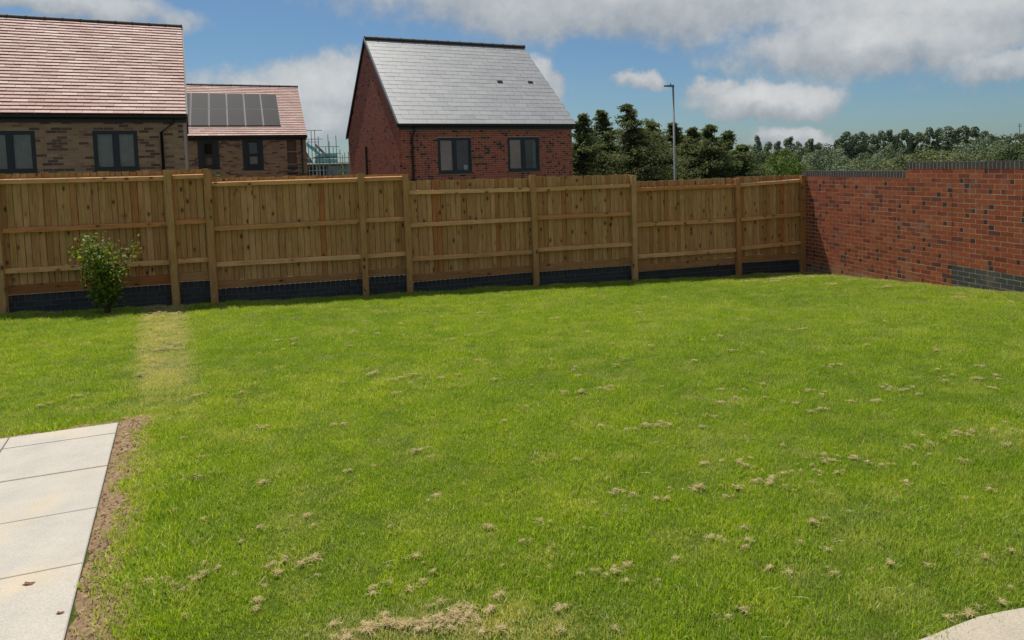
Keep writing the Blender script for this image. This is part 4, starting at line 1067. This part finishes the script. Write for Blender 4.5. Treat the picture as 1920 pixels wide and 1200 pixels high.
WOOD = [ # zoomed x, y of top, width factor, depth, kind
    (70, 195, .9, 170, 'poplar'), (130, 235, 1.3, 165, 'poplar'), (195, 222, 1, 172, 'poplar'), (265, 196, 1.2, 168, 'poplar'), (322, 224, 1, 174, 'poplar'), (398, 208, 1.3, 166, 'poplar'), (440, 240, 1.2, 172, 'poplar'), (505, 246, 1.6, 180, 'dark'), (570, 205, 1, 176, 'poplar'),
    (615, 170, 1.3, 168, 'poplar'), (668, 178, 1.1, 170, 'poplar'), (712, 170, 1.1, 167, 'poplar'), (745, 176, 1, 172, 'poplar'), (792, 176, 1.2, 168, 'poplar'), (850, 168, 1.1, 172, 'poplar'), (890, 153, 1.3, 166, 'poplar'), (940, 174, 1.1, 172, 'poplar'), (985, 158, 1.2, 168, 'poplar'), (1032, 180, 1.2, 174, 'poplar'), (1076, 176, 1.2, 172, 'poplar'), (1115, 182, 1.1, 175, 'poplar'),
    (1156, 148, 1.2, 168, 'poplar'), (1190, 150, 1.1, 170, 'poplar'), (1258, 138, 1.4, 166, 'poplar'), (1312, 140, 1.2, 170, 'poplar'), (1378, 138, 1.3, 167, 'poplar'), (1425, 142, 1.3, 171, 'poplar'), (1478, 165, 1.3, 169, 'poplar'), (1530, 180, 1.3, 172, 'poplar'),
    (60, 265, 1, 120, 'dark'), (20, 300, 1, 105, 'dark'), (230, 262, 1.0, 112, 'green'), (160, 290, .9, 104, 'green'), (300, 320, .9, 108, 'green'), (360, 240, .9, 145, 'round'), (470, 262, 1.0, 138, 'round'), (540, 285, .9, 135, 'round'), (620, 322, 1, 120, 'round'), (690, 330, .9, 124, 'willow'), (742, 282, .9, 138, 'round'), (830, 300, .9, 128, 'round'), (900, 232, .8, 150, 'round'), (865, 325, .9, 118, 'willow'), (960, 320, .9, 122, 'dark'),
    (1010, 300, 1, 125, 'willow'), (1080, 275, 1, 130, 'willow'), (1160, 270, 1, 132, 'willow'), (1240, 272, 1, 128, 'willow'), (1310, 290, 1, 126, 'willow'), (1380, 262, .9, 140, 'round'), (1440, 200, .9, 150, 'round'), (1505, 196, .9, 148, 'round'), (1575, 220, .9, 142, 'round'), (1490, 285, .9, 128, 'willow'), (1560, 300, .9, 126, 'willow'), (1625, 200, 1, 150, 'poplar'), (1640, 262, .9, 118, 'dark'), (1700, 212, 1, 115, 'dark'), (1780, 230, 1, 112, 'dark'), (1840, 260, 1, 118, 'green')]
desc = {'poplar': ('poplar_tree', 'silvery columnar poplar', 'in the back row of the wood'), 'round': ('broadleaf_tree', 'grey green rounded tree', 'in the middle of the wood'), 'willow': ('willow_tree', 'pale olive bushy willow', 'in front of the wood'), 'dark': ('broadleaf_tree', 'dark green leafy tree', 'in the wood'), 'green': ('broadleaf_tree', 'bright green leafy tree', 'in the wood beside the conifers')}
ords = ['first', 'second', 'third', 'fourth', 'fifth', 'sixth', 'seventh', 'eighth', 'ninth', 'tenth', 'eleventh', 'twelfth', 'thirteenth', 'fourteenth', 'fifteenth', 'sixteenth', 'seventeenth', 'eighteenth', 'nineteenth', 'twentieth', 'twenty first', 'twenty second', 'twenty third', 'twenty fourth', 'twenty fifth', 'twenty sixth', 'twenty seventh', 'twenty eighth', 'twenty ninth', 'thirtieth']
rank = {}
for kd in desc:
    for i, t in enumerate(sorted([t for t in WOOD if t[4] == kd])): rank[t] = i
for t in WOOD:
    zx, zy, wf, Y, kd = t; x, y = z5(zx, zy); P = at_depth(x, y, Y); gx = float(far_ground(P.x, P.y)); h = (P.z - gx) * (1.07 if kd == 'poplar' else 1.03)
    nm, d0, d1_ = desc[kd]; ms = variant(kd); wsc = h * wf * (1.0 if kd == 'poplar' else .95)
    place_tree(nm, (P.x, P.y, gx), '%s %s, %s from the left' % (d0, d1_, ords[rank[t]]), 'tree', 'trees of the wood beyond the wall', ms, random.uniform(0, 6.3), (wsc, wsc, h))
# far hill with its wood
hb = grid_obj('hill', np.linspace(120, 620, 40), np.linspace(420, 700, 24), lambda X, Y: -14 + 30 * np.clip((X - 150) / 260, 0, 1) ** .8 * np.exp(-((Y - 560) / 110) ** 2), M['dirtground'])
tag(hb, 'distant wooded hill at the right horizon', 'hill', kind='structure')
hf = MB(); C_, N_ = [], []
for i in range(900):
    X = random.uniform(150, 600); Y = random.uniform(450, 570); z = -14 + 30 * min(1, max(0, (X - 150) / 260)) ** .8 * math.exp(-((Y - 560) / 110) ** 2); rad = random.uniform(3, 5.5)
    for _ in range(14):
        d = Vector((random.gauss(0, 1), random.gauss(-.3, 1), abs(random.gauss(.4, 1)))).normalized(); C_.append(Vector((X, Y, z + 3)) + d * rad); N_.append(d)
leaf_cloud(hf, C_, N_, 2.2, .7)
tag(hf.build('hill_wood', M['darkgreen']), 'dark wood covering the distant hill', 'wood', kind='stuff')
mp = at_depth(1912, 231, 540); mast = MB(); mast.tube([(0, 0, -14), (0, 0, 0)], [.35, .2], 6)
for dz in (-1.2, -2.4): mast.tube([(-1.6, 0, dz), (1.6, 0, dz)], .18, 5)
tag(mast.build('radio_mast', M['lamp'], loc=mp), 'thin radio mast on the far hill at the right edge', 'mast')

# ------------------------------------------------------------------ shrubs
def shrub(loc, h, stems, leaf, n_leaf, label, spread, name='shrub', material='shrub'):
    root = empty(name, loc); tag(root, label, 'shrub'); st, fo = MB(), MB()
    for k, (dx, dy, ht) in enumerate(stems):
        top = Vector((dx, dy, ht)); mid = Vector((dx * .30, dy * .3, ht * .5)); p0 = Vector((random.uniform(-.03, .03), random.uniform(-.03, .03), -.03))
        st.tube([p0, mid, top], [.011, .008, .003], 6)
        C_, N_ = [], []
        for _ in range(int(n_leaf * ht)):
            u = random.uniform(.18, 1.0); c = p0.lerp(mid, u * 2) if u < .5 else mid.lerp(top, u * 2 - 1)
            s_ = spread * (.35 + .9 * math.sin(min(1, u) * math.pi * .8)); c = c + Vector((random.gauss(0, s_), random.gauss(0, s_), random.gauss(0, s_ * .8)))
            if c.z > .02: C_.append(c); N_.append(Vector((random.gauss(0, .4), -.5, .8)))
        leaf_cloud(fo, C_, N_, leaf, 1.0, 1.7)
    st.build('stem', M['twig'], root); fo.build('foliage', M[material], root)
    return root
Pb = at_z(203, 590, -.24); Pb = Vector((Pb.x, Pb.y, float(gz(Pb.x, Pb.y))))
shrub(Pb, 1.1, [(-.42, .02, 1.02), (-.28, -.05, .92), (-.20, -.15, .98), (-.10, -.22, 1.14), (-.03, -.10, 1.10), (.06, -.22, 1.08), (.13, -.05, .98), (.22, -.22, .92), (.42, .05, .98), (-.15, .08, .8), (.1, .1, .75), (0, -.26, .95), (.16, -.25, .85), (-.12, -.1, .65)], .058, 175, 'leafy green shrub growing against the fence near the left edge', .075)
for (x, y, hgt, lab) in ((399, 326, .35, 'tip of a yellow green shrub showing above the fence beside the second tall post'), (641, 318, .55, 'small bright shrub tip showing over the fence before the scaffold')):
    P = on_plane(x, y, CORNER + FN * .9, FA); gb_ = float(far_ground(P.x, P.y))
    st = [(random.uniform(-.12, .12), random.uniform(-.1, .1), P.z - gb_ + random.uniform(-.12, .1)) for _ in range(5)]
    shrub((P.x, P.y, gb_), P.z - gb_, st, .05, 45, lab, .05, material='green')

# ------------------------------------------------------------------ grass: instanced tufts
tufts = bpy.data.collections.new('grass_tufts'); thatches = bpy.data.collections.new('thatch_tufts')
def tuft(n, rad, h, w, seedlike=False):
    b = MB()
    for _ in range(n):
        r = rad * math.sqrt(random.random()); a = random.uniform(0, 6.283); base = Vector((math.cos(a) * r, math.sin(a) * r, -.004))
        hh = h * random.uniform(.55, 1.2); la = random.uniform(0, 6.283); ln = hh * abs(random.gauss(.25, .35)); d = Vector((math.cos(la), math.sin(la), 0)); s = Vector((-d.y, d.x, 0)); sa = random.uniform(0, 3.14)
        s = Vector((math.cos(sa), math.sin(sa), 0)); ww = w * random.uniform(.7, 1.25); rn = random.random()
        m1 = base + d * ln * .3 + Vector((0, 0, hh * .6)); tp_ = base + d * ln + Vector((0, 0, hh * random.uniform(.85, 1.0)))
        b.face([base - s * ww * .5, base + s * ww * .5, m1 + s * ww * .42, m1 - s * ww * .42], 0, rn); b.face([m1 - s * ww * .42, m1 + s * ww * .42, tp_], 0, rn)
    return b.mesh('grass_tuft', M['grass'])
for i in range(6): tufts.objects.link(bpy.data.objects.new('grass_tuft_%d' % i, tuft(78, .066, (.025, .028, .031, .034, .040, .029)[i], (.0022, .0026, .0030, .0024, .0020, .0036)[i])))
def thatch(n, rad, ht, w, L):
    b = MB()
    for _ in range(n):
        r = rad * abs(random.gauss(0, .5)); a = random.uniform(0, 6.283); c = Vector((math.cos(a) * r, math.sin(a) * r, random.uniform(.012, ht) * (1 - min(1, r / rad) * .6)))
        la = random.uniform(0, 6.283); l = L * random.uniform(.5, 1.3); d = Vector((math.cos(la), math.sin(la), random.gauss(0, .16))); s = Vector((-d.y, d.x, random.gauss(0, .4))).normalized() * w * .5; rn = random.random()
        bend = Vector((random.gauss(0, .25), random.gauss(0, .25), random.gauss(0, .2))) * l
        p0, p1, p2 = c - d * l * .5, c + bend * .35, c + d * l * .5
        b.face([p0 - s * .5, p0 + s * .5, p1 + s, p1 - s], 0, rn); b.face([p1 - s, p1 + s, p2 + s * .3, p2 - s * .3], 0, rn)
    return b.mesh('thatch_tuft', M['thatch'])
for i in range(5): thatches.objects.link(bpy.data.objects.new('thatch_tuft_%d' % i, thatch(30, .034, .013, .0022, .042)))
thatches.objects.link(bpy.data.objects.new('thatch_tuft_5', thatch(1, .02, .012, .0018, .07)))

from mathutils import noise as mnoise
def nz(x, y, s, o=0.0): return mnoise.noise(Vector((x * s + o, y * s - o, o * .37)))
def patio_uv(X, Y):
    det = pd1.x * pd2.y - pd1.y * pd2.x; dx, dy = X - K.x, Y - K.y
    return (dx * pd2.y - dy * pd2.x) / det, (pd1.x * dy - pd1.y * dx) / det
def in_lawn(X, Y, margin=.0):
    s = (X - CORNER.x) * FN.x + (Y - CORNER.y) * FN.y; w = (X - CORNER.x) * WN.x + (Y - CORNER.y) * WN.y
    if s > -.005 or w > -.005: return False
    u, v = patio_uv(X, Y); jit = .02 * nz(X, Y, 9, 3)
    if u > -.085 + jit and v > -(soil_edge(u) + jit): return False
    return True
path_line = [(p.x, p.y) for p in ep]
def in_path(X, Y):
    if X < path_line[0][0]: return Y < path_line[0][1] and False
    for (a, b_), (c_, d_) in zip(path_line, path_line[1:]):
        if a <= X <= c_: return Y < b_ + (d_ - b_) * (X - a) / (c_ - a) + .005
    return False
def on_lawn(x, y):
    z = 0.0
    for _ in range(6): P = at_z(x, y, z); z = float(gz(P.x, P.y))
    return P
def dryness(X, Y):
    d = .06 + .10 * max(0, nz(X, Y, .9, 5)) + .45 * max(0, nz(X, Y * 1.6, 2.3, 9) - .18) + .9 * max(0, nz(X, Y, 8.0, 3) - .25)
    # worn strip from the patio corner to the fence
    Yn = (Y - 4.9) / 6.2
    if 0 < Yn < 1.05:
        xa = dstrip_x0(Y); xb = dstrip_x1(Y); e = min(X - xa, xb - X)
        if e > -.08: d += (.72 + .45 * nz(X, Y, 3.1, 8)) * min(1, (e + .08) / .13) * min(1, max(.3, (Yn + .04) * 4.5))
    w = (X - CORNER.x) * WN.x + (Y - CORNER.y) * WN.y
    if w > -.9: d += .35 * (1 + w / .9)
    s = (X - CORNER.x) * FN.x + (Y - CORNER.y) * FN.y
    if s > -1.6 and X > 2.4: d += .4 * max(0, min(1, (X - 2.4) / 1.2)) * max(0, nz(X, Y, 1.8, 2) + .6)
    # scuffed patch at the bottom centre
    q = ((X - dry_c.x) / .75) ** 2 + ((Y - dry_c.y) / .22) ** 2
    if q < 1: d += .75 * (1 - q)
    return min(1.0, max(0.0, d))
pA0, pA1 = on_lawn(250, 770), on_lawn(264, 600); pB0, pB1 = on_lawn(372, 770), on_lawn(348, 600)
def dstrip_x0(Y): return pA0.x + (pA1.x - pA0.x) * (Y - pA0.y) / (pA1.y - pA0.y)
def dstrip_x1(Y): return pB0.x + (pB1.x - pB0.x) * (Y - pB0.y) / (pB1.y - pB0.y)
dry_c = at_z(830, 1195, 0.0)
P_, ATT = [], []
def add_grass(n, x0, x1, y0, y1, scl):
    for _ in range(n):
        X = random.uniform(x0, x1); Y = random.uniform(y0, y1)
        if abs(X + .12 * Y) > 1.05 * Y + 1.2: continue
        if not in_lawn(X, Y) or in_path(X, Y): continue
        d = dryness(X, Y); P_.append((X, Y, float(gz(X, Y)) + float(lumps(X, Y)) * min(1, max(0, (Y - 5) / 2)) - .004))
        if random.random() < .22: d = min(1, d + abs(random.gauss(0, .30)))
        h = 1.0 + .30 * nz(X, Y, 1.3, 1) + .25 * nz(X, Y, 6, 7)
        u, v = patio_uv(X, Y)
        if -.35 < u < 3 and -.42 < v < 4: h *= 1.25
        if d > .5: h *= .82
        tone = .5 + .28 * nz(X, Y, .55, 4) + .45 * nz(X, Y, 4.0, 6) + random.gauss(0, .14)
        ATT.append((d, max(.78, scl * h * random.uniform(.62, 1.35)), random.uniform(0, 6.283), random.randrange(6), random.random(), min(1, max(0, tone))))
add_grass(19000, -6.0, 4.5, 1.9, 5.2, 1.0)
add_grass(20000, -9.0, 7.0, 5.2, 9.0, 1.1)
add_grass(19000, -12.0, 8.0, 9.0, 15.6, 1.25)
def gn_scatter(name, pts, att, coll, material):
    me = bpy.data.meshes.new(name); me.from_pydata(pts, [], [])
    A = list(zip(*att))
    for nm, ty, vals in (('dry', 'FLOAT', A[0]), ('scl', 'FLOAT', A[1]), ('rot', 'FLOAT', A[2]), ('pick', 'INT', A[3]), ('iv', 'FLOAT', A[4]), ('tone', 'FLOAT', A[5])):
        at = me.attributes.new(nm, ty, 'POINT'); at.data.foreach_set('value', list(vals))
    me.materials.append(material); o = link(bpy.data.objects.new(name, me))
    ng = bpy.data.node_groups.new(name + '_scatter', 'GeometryNodeTree')
    ng.interface.new_socket('Geometry', in_out='INPUT', socket_type='NodeSocketGeometry'); ng.interface.new_socket('Geometry', in_out='OUTPUT', socket_type='NodeSocketGeometry')
    N = ng.nodes; Lk = ng.links
    gi = N.new('NodeGroupInput'); go = N.new('NodeGroupOutput'); iop = N.new('GeometryNodeInstanceOnPoints'); ci = N.new('GeometryNodeCollectionInfo')
    ci.inputs['Collection'].default_value = coll; ci.inputs['Separate Children'].default_value = True; ci.inputs['Reset Children'].default_value = True
    def attr(nm, ty):
        a = N.new('GeometryNodeInputNamedAttribute'); a.data_type = ty; a.inputs['Name'].default_value = nm; return a.outputs['Attribute']
    cx = N.new('ShaderNodeCombineXYZ'); Lk.new(attr('rot', 'FLOAT'), cx.inputs[2])
    Lk.new(gi.outputs[0], iop.inputs['Points']); Lk.new(ci.outputs[0], iop.inputs['Instance']); iop.inputs['Pick Instance'].default_value = True
    Lk.new(attr('pick', 'INT'), iop.inputs['Instance Index']); Lk.new(cx.outputs[0], iop.inputs['Rotation']); Lk.new(attr('scl', 'FLOAT'), iop.inputs['Scale'])
    Lk.new(iop.outputs[0], go.inputs[0])
    md = o.modifiers.new('scatter', 'NODES'); md.node_group = ng
    return o
tag(gn_scatter('lawn_grass', P_, ATT, tufts, M['grass']), 'short green grass blades covering the lawn', 'grass', kind='stuff')
# raked-up dead thatch: px centre, size px
CL = [(512, 1062, 30), (520, 1078, 26), (594, 1052, 24), (488, 1125, 22), (484, 1145, 16), (295, 1115, 28), (340, 1095, 30), (375, 1085, 22), (700, 1108, 16), (720, 1160, 14), (930, 1125, 16), (1045, 1150, 26), (1115, 1077, 18), (1150, 1073, 22), (1090, 1080, 12), (1155, 928, 18), (1234, 935, 16), (1262, 924, 12), (1288, 922, 22), (1310, 918, 14), (1545, 858, 24), (1530, 873, 20), (1562, 868, 18), (1600, 862, 16), (1733, 835, 22), (1712, 842, 12), (1803, 868, 12), (1815, 820, 12), (1790, 815, 16), (1890, 812, 18), (1860, 925, 12), (1806, 940, 12), (1525, 985, 14), (1513, 1026, 14), (1672, 1066, 22), (1630, 1073, 12), (1350, 1015, 22), (1395, 1032, 12), (1445, 1070, 14), (1700, 910, 18), (1450, 900, 16), (1480, 888, 14), (1420, 905, 12), (1410, 880, 14), (1325, 875, 18), (1390, 868, 20), (1190, 805, 18), (1255, 802, 14), (1130, 803, 12), (1210, 800, 14), (1060, 740, 18), (1090, 738, 22), (1130, 733, 20), (1150, 728, 12), (930, 715, 12), (865, 705, 14), (770, 708, 16), (700, 705, 16), (755, 712, 10), (650, 720, 14), (448, 742, 14), (370, 745, 12), (485, 805, 20), (360, 900, 18), (400, 890, 10), (482, 910, 22), (345, 825, 14), (570, 970, 16), (705, 878, 14), (655, 885, 12), (640, 800, 14), (780, 850, 12), (920, 850, 14), (820, 935, 10), (1010, 985, 16), (920, 995, 14), (1515, 738, 14), (1540, 745, 12), (1665, 730, 20), (1700, 735, 16), (1830, 715, 16), (1760, 660, 20), (1560, 690, 18), (1540, 770, 14), (1380, 660, 14), (1300, 680, 14), (1160, 690, 16), (1020, 690, 14), (330, 648, 16), (310, 655, 18), (290, 690, 18), (340, 690, 16), (270, 705, 14), (300, 590, 24), (335, 580, 26), (280, 598, 14), (165, 648, 14), (60, 590, 30), (95, 592, 24), (75, 765, 14), (95, 760, 12), (150, 745, 10), (1480, 525, 34), (1520, 522, 30), (1450, 530, 24), (1560, 535, 22), (1660, 540, 20), (1800, 560, 24), (1890, 570, 22), (1400, 530, 16), (1600, 528, 20), (670, 625, 16), (540, 640, 14), (900, 590, 14), (1040, 600, 14), (1200, 590, 16), (1500, 620, 20), (1250, 560, 14)]
for i in range(22): CL.append((790 + i * 6 + random.uniform(-12, 12), 1160 + random.uniform(-20, 30), random.uniform(8, 20)))
for i in range(16): CL.append((640 + i * 14, 1196 - i * 2.5 + random.uniform(-4, 4), 22))
for (xa, ya, xb, yb, n) in ((1130, 810, 1500, 735, 26), (1340, 930, 1920, 800, 40), (650, 720, 1170, 685, 26), (1000, 1100, 1200, 1065, 12), (1480, 755, 1900, 700, 26), (400, 660, 780, 620, 18), (700, 1120, 950, 1060, 10), (900, 1010, 1420, 900, 26), (1100, 650, 1700, 600, 22), (200, 1110, 480, 1050, 16), (1740, 1196, 1900, 1140, 18)):
    for i in range(n):
        t = random.random()
        if random.random() < .55: CL.append((xa + (xb - xa) * t + random.gauss(0, 22), ya + (yb - ya) * t + random.gauss(0, 14), 2 + min(14, random.expovariate(.25))))
for i in range(110): CL.append((random.uniform(210, 1920), 560 + 640 * random.random() ** .8, random.uniform(2, 6)))
TP, TA = [], []
def add_thatch(X, Y, s, k, hmul=1.0):
    for _ in range(k):
        x = X + random.gauss(0, s * .75) * random.choice((.6, 1, 1.5)); y = Y + random.gauss(0, s * .48) + (x - X) * .25
        if not in_lawn(x, y) and patio_uv(x, y)[1] > .01: continue
        if not in_lawn(x, y) and patio_uv(x, y)[0] < 0: continue
        r = math.hypot(x - X, y - Y) / max(s, .01)
        TP.append((x, y, float(gz(x, y)) + .010 + max(0, y - 4) * .0016 + .024 * min(1.6, s * 10) * max(0, .8 - r) * random.random() * hmul)); TA.append((1.0, random.uniform(.2, .95) * (1 + max(0, y - 4) * .06), random.uniform(0, 6.283), random.randrange(5), random.random(), .5))
for (x, y, s) in CL:
    P = on_lawn(x, y)
    if not in_lawn(P.x, P.y) or in_path(P.x, P.y): continue
    sm = s * P.y / F_PX * .62; add_thatch(P.x, P.y, sm, max(1, int(1 + sm * 100)))
for i in range(220):   # dry bits on the soil strip and worn strip
    u = random.uniform(-.05, 3.6); p = pq(u, -random.uniform(.02, .26)); TP.append((p.x, p.y, .004)); TA.append((1.0, random.uniform(.35, .7), random.uniform(0, 6.28), random.randrange(5), random.random(), .5))
for i in range(70):
    Y = random.uniform(6.0, 10.6); X = random.uniform(dstrip_x0(Y), dstrip_x1(Y)); TP.append((X, Y, float(gz(X, Y)) + .008)); TA.append((1.0, random.uniform(.6, 1.1), random.uniform(0, 6.28), random.randrange(5), random.random(), .5))
for i in range(40):   # single bleached stalks lying on the grass
    P = on_lawn(random.uniform(220, 1900), random.uniform(640, 1190))
    if in_lawn(P.x, P.y) and not in_path(P.x, P.y): TP.append((P.x, P.y, float(gz(P.x, P.y)) + .022)); TA.append((1.0, random.uniform(.6, 1.3), random.uniform(0, 6.28), 5, random.uniform(.1, .15), .5))
tag(gn_scatter('dry_thatch', TP, TA, thatches, M['thatch']), 'straw coloured raked thatch scattered in tufts over the lawn', 'dry grass', kind='stuff')
